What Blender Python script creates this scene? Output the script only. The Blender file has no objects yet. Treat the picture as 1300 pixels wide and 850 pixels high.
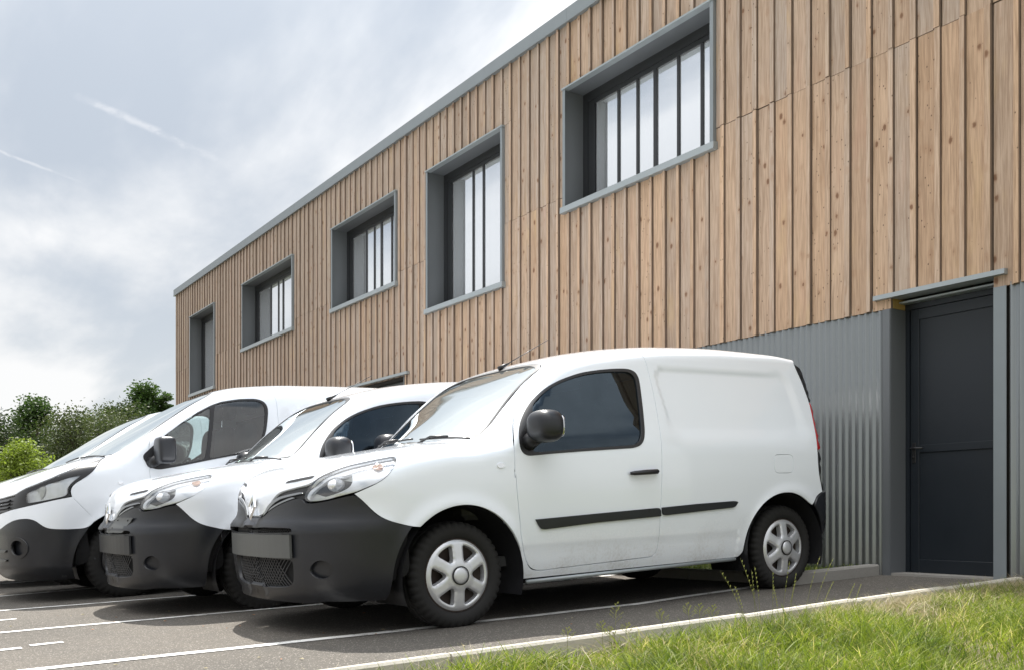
import bpy, math, random
import numpy as np
from mathutils import Vector
from mathutils.geometry import delaunay_2d_cdt
random.seed(4); rng = np.random.default_rng(4)
C = bpy.context.scene.collection
scn = bpy.context.scene
R = math.radians
SUN_EL, SUN_VEC = 58.7, Vector((-0.6, 0.17, 1.0)).normalized()     # towards the sun

# ------------------------------------------------------------------ camera
cam = bpy.data.cameras.new('camera'); camo = bpy.data.objects.new('camera', cam); C.objects.link(camo)
camo.location = (0, -6.751, 0.624); camo.rotation_euler = (R(90), 0, R(56.27))
cam.sensor_width = 36; cam.lens = 36 * 1240 / 1300; cam.shift_y = 229.5 / 1300
cam.clip_start = 0.05; cam.clip_end = 3000
scn.camera = camo
scn.view_settings.view_transform = 'Standard'; scn.view_settings.look = 'None'
scn.view_settings.gamma = 1; scn.view_settings.exposure = 0.8
scn.cycles.max_bounces = 8; scn.cycles.use_denoising = True

# ------------------------------------------------------------------ node helper
class NT:
    def __init__(s, tree): s.t = tree; s.n = tree.nodes; s.l = tree.links
    def new(s, kind, **kw):
        nd = s.n.new(kind)
        for k, v in kw.items():
            if k.startswith('_'): setattr(nd, k[1:], v)
        for k, v in kw.items():
            if not k.startswith('_'): s.put(nd.inputs[k.replace('__', ' ')], v)
        return nd
    def put(s, sock, v):
        if isinstance(v, bpy.types.NodeSocket): s.l.new(v, sock)
        elif isinstance(v, bpy.types.Node): s.l.new(v.outputs[0], sock)
        else:
            if sock.type == 'RGBA' and isinstance(v, (tuple, list)) and len(v) == 3: v = (*v, 1)
            sock.default_value = v
    def m(s, op, a, b=0.0, c=0.0, clamp=False):
        nd = s.n.new('ShaderNodeMath'); nd.operation = op; nd.use_clamp = clamp
        for i, v in enumerate((a, b, c)): s.put(nd.inputs[i], v)
        return nd.outputs[0]
    def v(s, op, a, b=(0, 0, 0), sc=1.0):
        nd = s.n.new('ShaderNodeVectorMath'); nd.operation = op
        s.put(nd.inputs[0], a); s.put(nd.inputs[1], b); s.put(nd.inputs[3], sc)
        return nd.outputs[1] if op in ('DOT_PRODUCT', 'LENGTH', 'DISTANCE') else nd.outputs[0]
    def sm(s, x, lo, hi, a=0.0, b=1.0):
        nd = s.n.new('ShaderNodeMapRange'); nd.interpolation_type = 'SMOOTHSTEP'
        for i, q in enumerate((x, lo, hi, a, b)): s.put(nd.inputs[i], q)
        return nd.outputs[0]
    def mix(s, f, a, b, mode='MIX'):
        nd = s.n.new('ShaderNodeMix'); nd.data_type = 'RGBA'; nd.blend_type = mode
        s.put(nd.inputs[0], f); s.put(nd.inputs[6], a); s.put(nd.inputs[7], b)
        return nd.outputs[2]
    def noise(s, vec, scale, detail=3.0, rough=0.5, dist=0.0):
        nd = s.n.new('ShaderNodeTexNoise')
        s.put(nd.inputs['Vector'], vec); s.put(nd.inputs['Scale'], scale); s.put(nd.inputs['Detail'], detail)
        s.put(nd.inputs['Roughness'], rough); s.put(nd.inputs['Distortion'], dist)
        return nd.outputs[0]
    def xyz(s, x, y, z):
        nd = s.n.new('ShaderNodeCombineXYZ')
        for i, q in enumerate((x, y, z)): s.put(nd.inputs[i], q)
        return nd.outputs[0]
    def sep(s, v):
        nd = s.n.new('ShaderNodeSeparateXYZ'); s.put(nd.inputs[0], v); return nd.outputs

# ------------------------------------------------------------------ sky and sun
w = bpy.data.worlds.new('World'); scn.world = w; w.use_nodes = True
N = NT(w.node_tree); N.n.clear()
sky = N.n.new('ShaderNodeTexSky'); sky.sky_type = 'NISHITA'; sky.sun_disc = False
sky.sun_elevation = R(SUN_EL); sky.sun_rotation = math.atan2(SUN_VEC.x, SUN_VEC.y)
sky.air_density = 1.0; sky.dust_density = 1.2; sky.ozone_density = 1.0
d = N.new('ShaderNodeTexCoord').outputs['Generated']
dx, dy, dz = N.sep(d)
up = N.m('MAXIMUM', dz, 0.0)
q = N.m('DIVIDE', 1.0, N.m('ADD', up, 0.22))
pl = N.xyz(N.m('MULTIPLY', dx, q), N.m('MULTIPLY', dy, q), 0.0)          # cloud layer seen from below
st = N.new('ShaderNodeMapping', Vector=pl, Rotation=(0, 0, R(-28)), Scale=(0.50, 1.15, 1), Location=(-0.99, -0.07, 0)).outputs[0]
n1 = N.noise(st, 1.15, 7, 0.52, 0.35)
n2 = N.noise(st, 3.1, 6, 0.55, 0.5)
fine = N.noise(st, 9.0, 5, 0.6, 0.4)
body = N.m('ADD', N.m('MULTIPLY', n1, 0.87), N.m('ADD', N.m('MULTIPLY', n2, 0.10), N.m('MULTIPLY', fine, 0.03)))
white = N.sm(body, 0.595, 0.455)                                          # thick white cloud against thin grey veil
haze = N.m('POWER', N.m('SUBTRACT', 1.0, up, clamp=True), 3.0)
sunf = N.m('POWER', N.m('MAXIMUM', N.v('DOT_PRODUCT', d, tuple(SUN_VEC)), 0.0), 9.0)
lum = N.m('ADD', 0.57, N.m('MULTIPLY', N.m('POWER', up, 3.2), 1.75))          # an overcast brightens towards the zenith
veil = N.mix(white, (0.40, 0.475, 0.565), (1.0, 1.005, 1.015))
veil = N.mix(N.m('MULTIPLY', haze, 0.84), veil, (0.99, 0.99, 0.985))
# two vapour trails
def trail(a, b, wd):
    a, b = Vector(a), Vector(b); t = (b - a).normalized(); nn = Vector((-t.y, t.x))
    wob = N.m('MULTIPLY', N.m('SUBTRACT', N.noise(pl, 14.0, 4, 0.6), 0.5), wd * 2.2)
    r = N.v('SUBTRACT', pl, (a.x, a.y, 0))
    s = N.m('DIVIDE', N.v('DOT_PRODUCT', r, (t.x, t.y, 0)), (b - a).length)
    o = N.m('ABSOLUTE', N.m('ADD', N.v('DOT_PRODUCT', r, (nn.x, nn.y, 0)), wob))
    f = N.m('MULTIPLY', N.sm(o, 0.0, wd, 1.0, 0.0), N.m('MULTIPLY', N.sm(s, -0.02, 0.1), N.sm(s, 0.45, 1.05, 1.0, 0.0)))
    return N.m('MULTIPLY', f, N.sm(N.noise(pl, 26.0, 3, 0.6), 0.36, 0.6, 0.25, 1.0))
TRAIL_A = ((-1.5654, .2653), (-1.6585, .5378)); TRAIL_B = ((-1.7645, .17), (-1.8209, .3276))
tr = N.m('MAXIMUM', trail(TRAIL_A[0], TRAIL_A[1], 0.014), trail(TRAIL_B[0], TRAIL_B[1], 0.007))
veil = N.mix(N.m('MULTIPLY', tr, 0.42), veil, (0.95, 0.95, 0.955))
veil = N.mix(N.m('MULTIPLY', tr, 0.22), veil, (1.0, 1.0, 1.0))
veil = N.v('SCALE', veil, sc=lum)
cover = N.m('ADD', N.m('MULTIPLY', white, 0.22), 0.74)
clear = N.v('SCALE', sky.outputs[0], sc=0.05)
col = N.mix(cover, clear, veil)
col = N.mix(N.m('MULTIPLY', sunf, 0.30, clamp=True), col, (1.25, 1.22, 1.16))
bg = N.new('ShaderNodeBackground', Color=col, Strength=1.0)
N.l.new(bg.outputs[0], N.new('ShaderNodeOutputWorld').inputs[0])

sun = bpy.data.lights.new('sun', 'SUN'); suno = bpy.data.objects.new('sun', sun); C.objects.link(suno)
sun.energy = 5.0; sun.angle = R(0.53); sun.color = (1.0, 0.955, 0.89)
suno.rotation_euler = (-SUN_VEC).to_track_quat('-Z', 'Y').to_euler(); suno.location = (-20, 4, 40)

# ------------------------------------------------------------------ materials
def mat(name):
    m = bpy.data.materials.new(name); m.use_nodes = True
    n = NT(m.node_tree); n.n.clear()
    out = n.new('ShaderNodeOutputMaterial'); return m, n, out
def pbr(name, base, rough=0.5, metal=0.0, coat=0.0, spec=0.5, var=0.08, vscale=8.0, bump=0.0, bscale=60.0, rvar=0.1, ior=1.5, splash=0.0):
    """plain surface with a little unevenness of colour, gloss and relief"""
    m, n, out = mat(name)
    p = n.new('ShaderNodeTexCoord').outputs['Object']
    k = n.noise(p, vscale, 5, 0.6)
    c = n.mix(1.0, base, n.xyz(*[n.m('ADD', 1 - var, n.m('MULTIPLY', k, 2 * var))] * 3), 'MULTIPLY')
    if splash:                                                          # mud thrown up by rain along the foot of the wall
        wz = n.sep(n.new('ShaderNodeNewGeometry').outputs['Position'])[2]; q = n.noise(n.v('MULTIPLY', p, (1, 1, .5)), 9., 6, .7)
        c = n.mix(n.m('MULTIPLY', n.sm(n.m('ADD', wz, n.m('MULTIPLY', q, -.5)), .30, -.10), splash), c, (0.20, 0.17, 0.13))
    b = n.new('ShaderNodeBsdfPrincipled', Base__Color=c, Metallic=metal, IOR=ior)
    n.put(b.inputs['Roughness'], n.m('ADD', rough - rvar * .5, n.m('MULTIPLY', k, rvar), clamp=True))
    b.inputs['Coat Weight'].default_value = coat; b.inputs['Coat Roughness'].default_value = 0.04
    b.inputs['Specular IOR Level'].default_value = spec
    if bump:
        n.put(b.inputs['Normal'], n.new('ShaderNodeBump', Strength=bump, Distance=0.004, Height=n.noise(p, bscale, 4, 0.6)))
    n.l.new(b.outputs[0], out.inputs[0]); return m
def paint_mat():
    m, n, out = mat('white_paint')
    p = n.new('ShaderNodeTexCoord').outputs['Object']
    z = n.sep(p)[2]
    k = n.noise(p, 2.5, 5, 0.6); g = n.noise(p, 55.0, 4, 0.7)
    dirt = n.m('MULTIPLY', n.sm(z, 0.62, 0.22), n.sm(n.m('ADD', n.m('MULTIPLY', k, .6), n.m('MULTIPLY', g, .4)), 0.42, 0.7))
    c = n.mix(n.m('MULTIPLY', k, .12), (0.80, 0.84, 0.895), (0.76, 0.80, 0.85))
    c = n.mix(n.m('MULTIPLY', dirt, .55), c, (0.33, 0.30, 0.26))
    b = n.new('ShaderNodeBsdfPrincipled', Base__Color=c)
    n.put(b.inputs['Roughness'], n.m('ADD', 0.24, n.m('MULTIPLY', dirt, .4)))
    n.put(b.inputs['Coat Weight'], n.m('SUBTRACT', 0.9, n.m('MULTIPLY', dirt, .6)))
    b.inputs['Coat Roughness'].default_value = 0.05
    n.put(b.inputs['Normal'], n.new('ShaderNodeBump', Strength=0.05, Distance=0.01, Height=n.noise(p, 3.2, 2, 0.4)))
    n.l.new(b.outputs[0], out.inputs[0]); return m
def glass_mat(name, tint, refl, trans=1.0, gl=(1, 1, 1), rough=0.01, k=1.5):
    """tinted pane: looks through the tint, mirrors more towards grazing angles"""
    m, n, out = mat(name)
    f = n.new('ShaderNodeFresnel', IOR=1.5).outputs[0]
    p = n.new('ShaderNodeTexCoord').outputs['Object']
    sm_ = n.noise(p, 5.0, 4, 0.6)
    f = n.m('ADD', n.m('MULTIPLY', f, k), n.m('ADD', refl, n.m('MULTIPLY', sm_, 0.03)), clamp=True)
    bump = n.new('ShaderNodeBump', Strength=0.03, Distance=0.01, Height=n.noise(p, 3.0, 2, 0.4))
    a = n.new('ShaderNodeBsdfTransparent', Color=tuple(x * trans for x in tint))
    g = n.new('ShaderNodeBsdfGlossy', Color=gl, Roughness=rough, Normal=bump)
    mx = n.n.new('ShaderNodeMixShader'); n.put(mx.inputs[0], f); n.l.new(a.outputs[0], mx.inputs[1]); n.l.new(g.outputs[0], mx.inputs[2])
    n.l.new(mx.outputs[0], out.inputs[0]); return m
def glare_mat():
    """windscreen: part mirror, part see-through, with sky glare painted in as pale scatter"""
    m, n, out = mat('glare_windscreen')
    p = n.new('ShaderNodeTexCoord').outputs['Object']
    f = n.new('ShaderNodeFresnel', IOR=1.5).outputs[0]; k = n.noise(p, 3.0, 5, .65); k2 = n.noise(n.v('MULTIPLY', p, (4, 1, 1)), 9., 4, .7)
    t = n.new('ShaderNodeBsdfTransparent', Color=(0.62, 0.70, 0.66)); g = n.new('ShaderNodeBsdfGlossy', Color=(.93, .97, .96), Roughness=.03)
    dd = n.new('ShaderNodeBsdfDiffuse', Color=(0.78, 0.81, 0.79))  # pale diffuse colour stands in for the bright sky mirrored in the glass
    a = n.n.new('ShaderNodeMixShader'); n.put(a.inputs[0], n.m('ADD', 0.30, n.m('ADD', n.m('MULTIPLY', k, .2), n.m('MULTIPLY', k2, .12)))); n.l.new(t.outputs[0], a.inputs[1]); n.l.new(dd.outputs[0], a.inputs[2])
    b = n.n.new('ShaderNodeMixShader'); n.put(b.inputs[0], n.m('ADD', .40, n.m('MULTIPLY', f, 1.2), clamp=True)); n.l.new(a.outputs[0], b.inputs[1]); n.l.new(g.outputs[0], b.inputs[2])
    n.l.new(b.outputs[0], out.inputs[0]); return m
def pane_mat():
    m, n, out = mat('coated_pane')
    p = n.new('ShaderNodeTexCoord').outputs['Object']; r = n.new('ShaderNodeObjectInfo').outputs['Random']
    wob = n.new('ShaderNodeBump', Strength=0.05, Distance=0.01, Height=n.noise(n.v('ADD', p, n.xyz(r, r, r)), 1.6, 2, 0.4))
    b = n.new('ShaderNodeBsdfPrincipled', Base__Color=(0.78, 0.81, 0.85), Metallic=0.76, Roughness=0.015, Normal=wob)
    n.l.new(b.outputs[0], out.inputs[0]); return m
def wood_mat(name='weathered_softwood', shift=0.0, lift=1.06):
    m, n, out = mat(name)
    p = n.new('ShaderNodeTexCoord').outputs['Object']; r = n.m('FRACT', n.m('ADD', n.new('ShaderNodeAttribute', _attribute_type='OBJECT', _attribute_name='tone').outputs['Fac'], shift))
    wp = n.new('ShaderNodeNewGeometry').outputs['Position']
    off = n.v('ADD', p, n.v('SCALE', n.xyz(r, n.m('FRACT', n.m('MULTIPLY', r, 17.3)), n.m('FRACT', n.m('MULTIPLY', r, 91.7))), sc=40.0))
    warp = n.v('SCALE', n.xyz(n.m('SUBTRACT', n.noise(off, 2.2, 2, 0.5), .5), 0, 0), sc=0.05)
    g = n.v('MULTIPLY', n.v('ADD', off, warp), (1, 1, 0.045))
    grain = n.noise(g, 55.0, 5, 0.62); fibre = n.noise(n.v('MULTIPLY', off, (1, 1, 0.02)), 210.0, 3, 0.6)
    r2 = n.m('FRACT', n.m('MULTIPLY', r, 37.7)); r3 = n.m('FRACT', n.m('MULTIPLY', r, 71.3))
    fresh = n.mix(r2, (0.60, 0.425, 0.295), (0.49, 0.335, 0.225))
    grey = n.mix(r3, (0.485, 0.40, 0.335), (0.40, 0.325, 0.27))
    wx, wy, wz = n.sep(wp)
    far = n.sm(wx, -5.5, -19.0, 0.0, 0.70)                              # the far end has silvered more
    high = n.sm(wz, 3.9, 4.7, 0.0, 0.30)
    blot = n.m('MULTIPLY', n.m('SUBTRACT', n.noise(n.v('MULTIPLY', wp, (1, 1, 0.35)), 0.9, 4, 0.6), 0.5), 1.1)
    wx_ = n.m('ADD', n.m('ADD', far, high), n.m('ADD', blot, n.m('MULTIPLY', n.m('SUBTRACT', r, .5), 0.95)))
    c = n.mix(n.m('ADD', wx_, 0.36, clamp=True), fresh, grey)
    c = n.mix(n.sm(grain, 0.36, 0.70, 0.0, 0.46), c, (0.20, 0.115, 0.065))
    c = n.mix(n.sm(fibre, 0.46, 0.70, 0.0, 0.40), c, (0.16, 0.10, 0.065))
    pink = n.sm(n.noise(n.v('MULTIPLY', off, (1, 1, .12)), 6.0, 3, .6), .55, .75, 0, .35); c = n.mix(pink, c, (0.46, 0.27, 0.19))
    tan_ = n.sm(n.noise(n.v('MULTIPLY', n.v('ADD', off, (9, 4, 2)), (1, 1, .3)), 3.5, 3, .6), .58, .75, 0, .4); c = n.mix(tan_, c, (0.53, 0.37, 0.20))
    # knots
    kv = n.new('ShaderNodeTexVoronoi', Vector=n.v('MULTIPLY', off, (1.0, 0.15, 0.62)), Scale=10.0, Randomness=1.0)
    kd = n.m('ADD', kv.outputs['Distance'], n.m('MULTIPLY', n.m('SUBTRACT', n.noise(off, 40., 3, .6), .5), .16))
    ksel = n.m('GREATER_THAN', n.sep(kv.outputs['Color'])[0], 0.30)
    kz = n.m('ADD', 0.05, n.m('MULTIPLY', n.sep(kv.outputs['Color'])[1], 0.20)); knot = n.m('MULTIPLY', n.sm(kd, n.m('MULTIPLY', kz, .45), kz, 1.0, 0.0), ksel)
    c = n.mix(n.m('MULTIPLY', knot, .85), c, (0.12, 0.055, 0.030))
    ring = n.m('MULTIPLY', n.sm(kd, 0.16, 0.34, 1.0, 0.0), n.m('MULTIPLY', ksel, .22))
    c = n.mix(ring, c, (0.30, 0.16, 0.09))
    # pin knots and nail heads
    sp = n.new('ShaderNodeTexVoronoi', Vector=n.v('MULTIPLY', off, (1, .1, .7)), Scale=24.0)
    spk = n.m('MULTIPLY', n.sm(sp.outputs['Distance'], 0.07, 0.17, 1.0, 0.0), n.m('GREATER_THAN', n.sep(sp.outputs['Color'])[1], 0.66))
    c = n.mix(n.m('MULTIPLY', spk, .85), c, (0.07, 0.045, 0.03))
    c = n.v('SCALE', c, sc=lift)
    b = n.new('ShaderNodeBsdfPrincipled', Base__Color=c, Roughness=0.82)
    b.inputs['Specular IOR Level'].default_value = 0.25
    n.put(b.inputs['Normal'], n.new('ShaderNodeBump', Strength=0.35, Distance=0.003, Height=n.m('ADD', n.m('ADD', grain, fibre), n.m('MULTIPLY', knot, -0.6))))
    n.l.new(b.outputs[0], out.inputs[0]); return m
def asphalt_mat():
    m, n, out = mat('asphalt')
    p = n.new('ShaderNodeNewGeometry').outputs['Position']
    big = n.noise(p, 0.5, 5, 0.6); med = n.noise(p, 5.0, 5, 0.65); st = n.noise(p, 140.0, 3, 0.7); st2 = n.noise(p, 420.0, 2, 0.6)
    vor = n.new('ShaderNodeTexVoronoi', Vector=p, Scale=115.0)
    chip = n.m('MULTIPLY', n.m('GREATER_THAN', n.sep(vor.outputs['Color'])[0], 0.74), n.sm(vor.outputs['Distance'], 0.3, 0.55, 1., 0.))
    dark = n.m('MULTIPLY', n.m('LESS_THAN', n.sep(vor.outputs['Color'])[1], 0.3), n.sm(vor.outputs['Distance'], 0.3, 0.6, 1., 0.))
    c = n.mix(n.sm(big, .3, .7), (0.096, 0.088, 0.077), (0.133, 0.120, 0.103))
    c = n.mix(n.sm(med, .3, .75, 0., .5), c, (0.10, 0.093, 0.084))
    c = n.mix(n.m('MULTIPLY', chip, .8), c, (0.33, 0.305, 0.27)); c = n.mix(n.m('MULTIPLY', dark, .55), c, (0.05, 0.048, 0.045))
    c = n.mix(n.sm(n.noise(n.v('ADD', p, (7, 3, 0)), 1.7, 5, .7), .60, .72, 0, .35), c, (0.08, 0.076, 0.07))
    oil = n.m('MULTIPLY', n.sm(n.noise(n.v('MULTIPLY', p, (1, .55, 1)), 3.2, 4, .6), .66, .76, 0, .5), n.sm(n.noise(p, .6, 2, .5), .45, .6)); c = n.mix(oil, c, (0.04, 0.038, 0.036))
    b = n.new('ShaderNodeBsdfPrincipled', Base__Color=c, Roughness=0.9)
    b.inputs['Specular IOR Level'].default_value = 0.25
    n.put(b.inputs['Normal'], n.new('ShaderNodeBump', Strength=0.8, Distance=0.006, Height=n.m('ADD', st, n.m('MULTIPLY', st2, .5))))
    n.l.new(b.outputs[0], out.inputs[0]); return m
def line_mat():
    m, n, out = mat('worn_road_paint')
    p = n.new('ShaderNodeNewGeometry').outputs['Position']
    k = n.m('ADD', n.m('MULTIPLY', n.noise(p, 9.0, 5, .65), .55), n.m('MULTIPLY', n.noise(p, 120.0, 3, .7), .45))
    f = n.sm(k, 0.50, 0.66)
    c = n.mix(n.noise(p, 30., 4, .6), (0.80, 0.79, 0.76), (0.66, 0.65, 0.62))
    b = n.new('ShaderNodeBsdfPrincipled', Base__Color=c, Roughness=0.75)
    t = n.new('ShaderNodeBsdfTransparent')
    mx = n.n.new('ShaderNodeMixShader'); n.put(mx.inputs[0], n.m('MULTIPLY', f, .95)); n.l.new(b.outputs[0], mx.inputs[1]); n.l.new(t.outputs[0], mx.inputs[2])
    n.l.new(mx.outputs[0], out.inputs[0]); return m
def concrete_mat(name, a, b_, sc=6.0):
    m, n, out = mat(name)
    p = n.new('ShaderNodeNewGeometry').outputs['Position']; r = n.new('ShaderNodeObjectInfo').outputs['Random']
    k = n.noise(p, sc, 6, .65); k2 = n.noise(p, 90., 4, .7); k3 = n.noise(p, 1.3, 3, .5)
    c = n.mix(n.m('ADD', n.m('MULTIPLY', k, .7), n.m('MULTIPLY', r, .3)), a, b_)
    c = n.mix(n.sm(k2, .52, .7, 0, .45), c, tuple(x * .45 for x in a)); c = n.mix(n.sm(k3, .55, .75, 0, .4), c, (0.17, 0.16, 0.12))
    b = n.new('ShaderNodeBsdfPrincipled', Base__Color=c, Roughness=0.9)
    n.put(b.inputs['Normal'], n.new('ShaderNodeBump', Strength=0.5, Distance=0.004, Height=n.m('ADD', k2, k)))
    n.l.new(b.outputs[0], out.inputs[0]); return m
def leaf_mat(name, a, b_, dry=None, dryf=0.0, trans=0.35, attr=True):
    m, n, out = mat(name)
    r = n.new('ShaderNodeAttribute', _attribute_name='tone').outputs['Fac']
    gp = n.new('ShaderNodeNewGeometry').outputs['Position']
    r = n.m('ADD', n.m('MULTIPLY', r, .75), n.m('MULTIPLY', n.sm(n.noise(gp, 5.5, 3, .6), .35, .68), .3), clamp=True)
    c = n.mix(r, a, b_)
    if dry: c = n.mix(n.sm(r, 1 - dryf, 1 - dryf + .04), c, dry)
    p = n.new('ShaderNodeNewGeometry').outputs['Position']
    c = n.mix(n.sm(n.noise(p, 2.2, 3, .6), .4, .7, 0, .5), c, tuple(x * .62 for x in a))
    d1 = n.new('ShaderNodeBsdfPrincipled', Base__Color=c, Roughness=0.55)
    d1.inputs['Specular IOR Level'].default_value = 0.3
    tl = n.new('ShaderNodeBsdfTranslucent', Color=n.mix(0.5, c, n.mix(1.0, c, (1.15, 1.35, .55), 'MULTIPLY')))
    mx = n.n.new('ShaderNodeMixShader'); mx.inputs[0].default_value = trans
    n.l.new(d1.outputs[0], mx.inputs[1]); n.l.new(tl.outputs[0], mx.inputs[2]); n.l.new(mx.outputs[0], out.inputs[0]); return m
M = dict(
    paint=paint_mat(), wood=wood_mat(), batten=wood_mat('weathered_cover_strip', .43, 1.13), asphalt=asphalt_mat(), line=line_mat(), pane=pane_mat(),
    black=pbr('black_bumper_plastic', (0.0135, 0.0148, 0.0190), 0.35, var=.3, vscale=5, bump=.12, bscale=500),
    trim=pbr('black_trim', (0.016, 0.016, 0.018), 0.38, var=.15),
    dark=pbr('dark_void', (0.008, 0.008, 0.009), 0.9),
    rubber=pbr('tyre_rubber', (0.010, 0.0095, 0.009), 0.82, var=.35, vscale=30, bump=.35, bscale=160),
    alloy=pbr('silver_wheel_cover', (0.62, 0.63, 0.65), 0.34, metal=.55, var=.08, vscale=14),
    steel=pbr('rusty_wheel_disc', (0.035, 0.024, 0.02), 0.8, var=.5, vscale=22),
    bar=pbr('grey_grille_bar', (0.30, 0.31, 0.32), 0.22, metal=.9, var=.1), chrome=pbr('chrome', (0.82, 0.83, 0.85), 0.08, metal=1.0, var=.03),
    plate=pbr('grey_plate_blank', (0.085, 0.088, 0.086), 0.42, var=.16, vscale=7),
    reflector=pbr('lamp_reflector', (0.82, 0.84, 0.88), 0.20, metal=.45, var=.15, vscale=9, bump=.5, bscale=14),
    bowl=pbr('lamp_bowl', (0.66, 0.68, 0.66), 0.22, metal=.12, var=.3, vscale=16, bump=.6, bscale=20),
    amber=pbr('amber_indicator', (0.42, 0.20, 0.10), 0.25, var=.2),
    red=pbr('red_tail_lamp', (0.35, 0.012, 0.015), 0.15, coat=.5, var=.2),
    clear=glass_mat('clear_lamp_cover', (0.97, 0.98, 0.98), 0.03),
    wind=glare_mat(),
    tint=glass_mat('tinted_window', (0.13, 0.17, 0.20), 0.0, gl=(.66, .84, 1.0), k=1.15),
    lightglass=glass_mat('clear_window', (0.62, 0.70, 0.68), 0.03),
    cabin=pbr('grey_cabin_plastic', (0.055, 0.056, 0.058), 0.7, var=.2), seat=pbr('dark_seat_cloth', (0.035, 0.037, 0.042), 0.9, var=.3, vscale=30),
    zinc=pbr('grey_coated_metal', (0.235, 0.262, 0.278), 0.42, metal=.25, var=.10, vscale=3),
    zincl=pbr('pale_grey_flashing', (0.34, 0.375, 0.39), 0.40, metal=.3, var=.10, vscale=3),
    reveal=pbr('grey_reveal_metal', (0.14, 0.15, 0.16), 0.48, metal=.2, var=.07, vscale=2),
    clad=pbr('corrugated_grey_metal', (0.27, 0.287, 0.295), 0.25, metal=.6, var=.04, vscale=1, rvar=.02, splash=.22),
    frame=pbr('anthracite_window_frame', (0.022, 0.024, 0.027), 0.42, var=.1),
    door=pbr('anthracite_door_paint', (0.009, 0.0135, 0.0195), 0.46, var=.14, vscale=4, bump=.05, bscale=200),
    glulam=pbr('yellow_cut_timber', (0.42, 0.28, 0.09), 0.8, var=.25, vscale=30),
    wall=pbr('dark_wall_membrane', (0.03, 0.028, 0.026), 0.9), roof=pbr('roof_membrane', (0.25, 0.25, 0.25), 0.8),
    kerb=concrete_mat('kerb_concrete', (0.52, 0.49, 0.42), (0.38, 0.355, 0.31)), kerb2=concrete_mat('grey_kerb_concrete', (0.33, 0.315, 0.29), (0.24, 0.23, 0.21)),
    soil=concrete_mat('verge_soil', (0.14, 0.105, 0.065), (0.085, 0.085, 0.035), 9.0),
    turf=concrete_mat('short_turf', (0.07, 0.10, 0.025), (0.10, 0.12, 0.04), 5.0),
    grass=leaf_mat('grass_blades', (0.038, 0.085, 0.010), (0.34, 0.39, 0.052), (0.60, 0.50, 0.25), .16, .45),
    straw=leaf_mat('dry_grass', (0.42, 0.36, 0.22), (0.36, 0.30, 0.21), None, 0, .25),
    stalk=leaf_mat('seed_stalks', (0.21, 0.235, 0.075), (0.30, 0.28, 0.12), None, 0, .3),
    weed=leaf_mat('weed_leaves', (0.16, 0.27, 0.03), (0.28, 0.40, 0.06), None, 0, .4),
    bark=pbr('bark', (0.09, 0.07, 0.05), 0.9, var=.4, vscale=12, bump=.6, bscale=20),
    leaf1=leaf_mat('dark_evergreen_leaves', (0.020, 0.032, 0.011), (0.05, 0.078, 0.022), trans=.3),
    leaf2=leaf_mat('olive_leaves', (0.050, 0.066, 0.026), (0.105, 0.125, 0.052), trans=.3),
    leaf3=leaf_mat('bright_leaves', (0.15, 0.20, 0.030), (0.30, 0.37, 0.065), trans=.4),
    leaf4=leaf_mat('mid_green_leaves', (0.035, 0.07, 0.018), (0.10, 0.16, 0.045), trans=.35),
    hub=pbr('hub_gap', (0.02, 0.02, 0.02), 0.7), edge=pbr('shaded_board_edge', (0.21, 0.155, 0.118), 0.9, var=.35, vscale=6), screw=pbr('screw_heads', (0.03, 0.03, 0.03), 0.5, metal=.4),  # board edge: shade of faces turned from the sun painted as darker wood
)

# ------------------------------------------------------------------ mesh helpers
def put(o, parent=None, label=None, cat=None, group=None, kind=None):
    C.objects.link(o)
    if parent: o.parent = parent
    for k, v in (('label', label), ('category', cat), ('group', group), ('kind', kind)):
        if v: o[k] = v
    return o
def empty(name, loc=(0, 0, 0), rot=(0, 0, 0), **kw):
    o = bpy.data.objects.new(name, None); o.location = loc; o.rotation_euler = rot; o.empty_display_size = .2
    return put(o, **kw)
def mesh(name, V, F, mats, smooth=True, normals=None, midx=None):
    me = bpy.data.meshes.new(name); me.from_pydata([tuple(map(float, v)) for v in V], [], F)
    for m in (mats if isinstance(mats, (list, tuple)) else [mats]): me.materials.append(m)
    sm = np.full(len(me.polygons), bool(smooth)) if not hasattr(smooth, '__len__') else np.array(smooth, bool)
    me.polygons.foreach_set('use_smooth', sm)
    if midx is not None: me.polygons.foreach_set('material_index', np.array(midx, np.int32))
    me.update()
    if normals is not None: me.normals_split_custom_set_from_vertices([tuple(map(float, x)) for x in normals])
    return me
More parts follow.
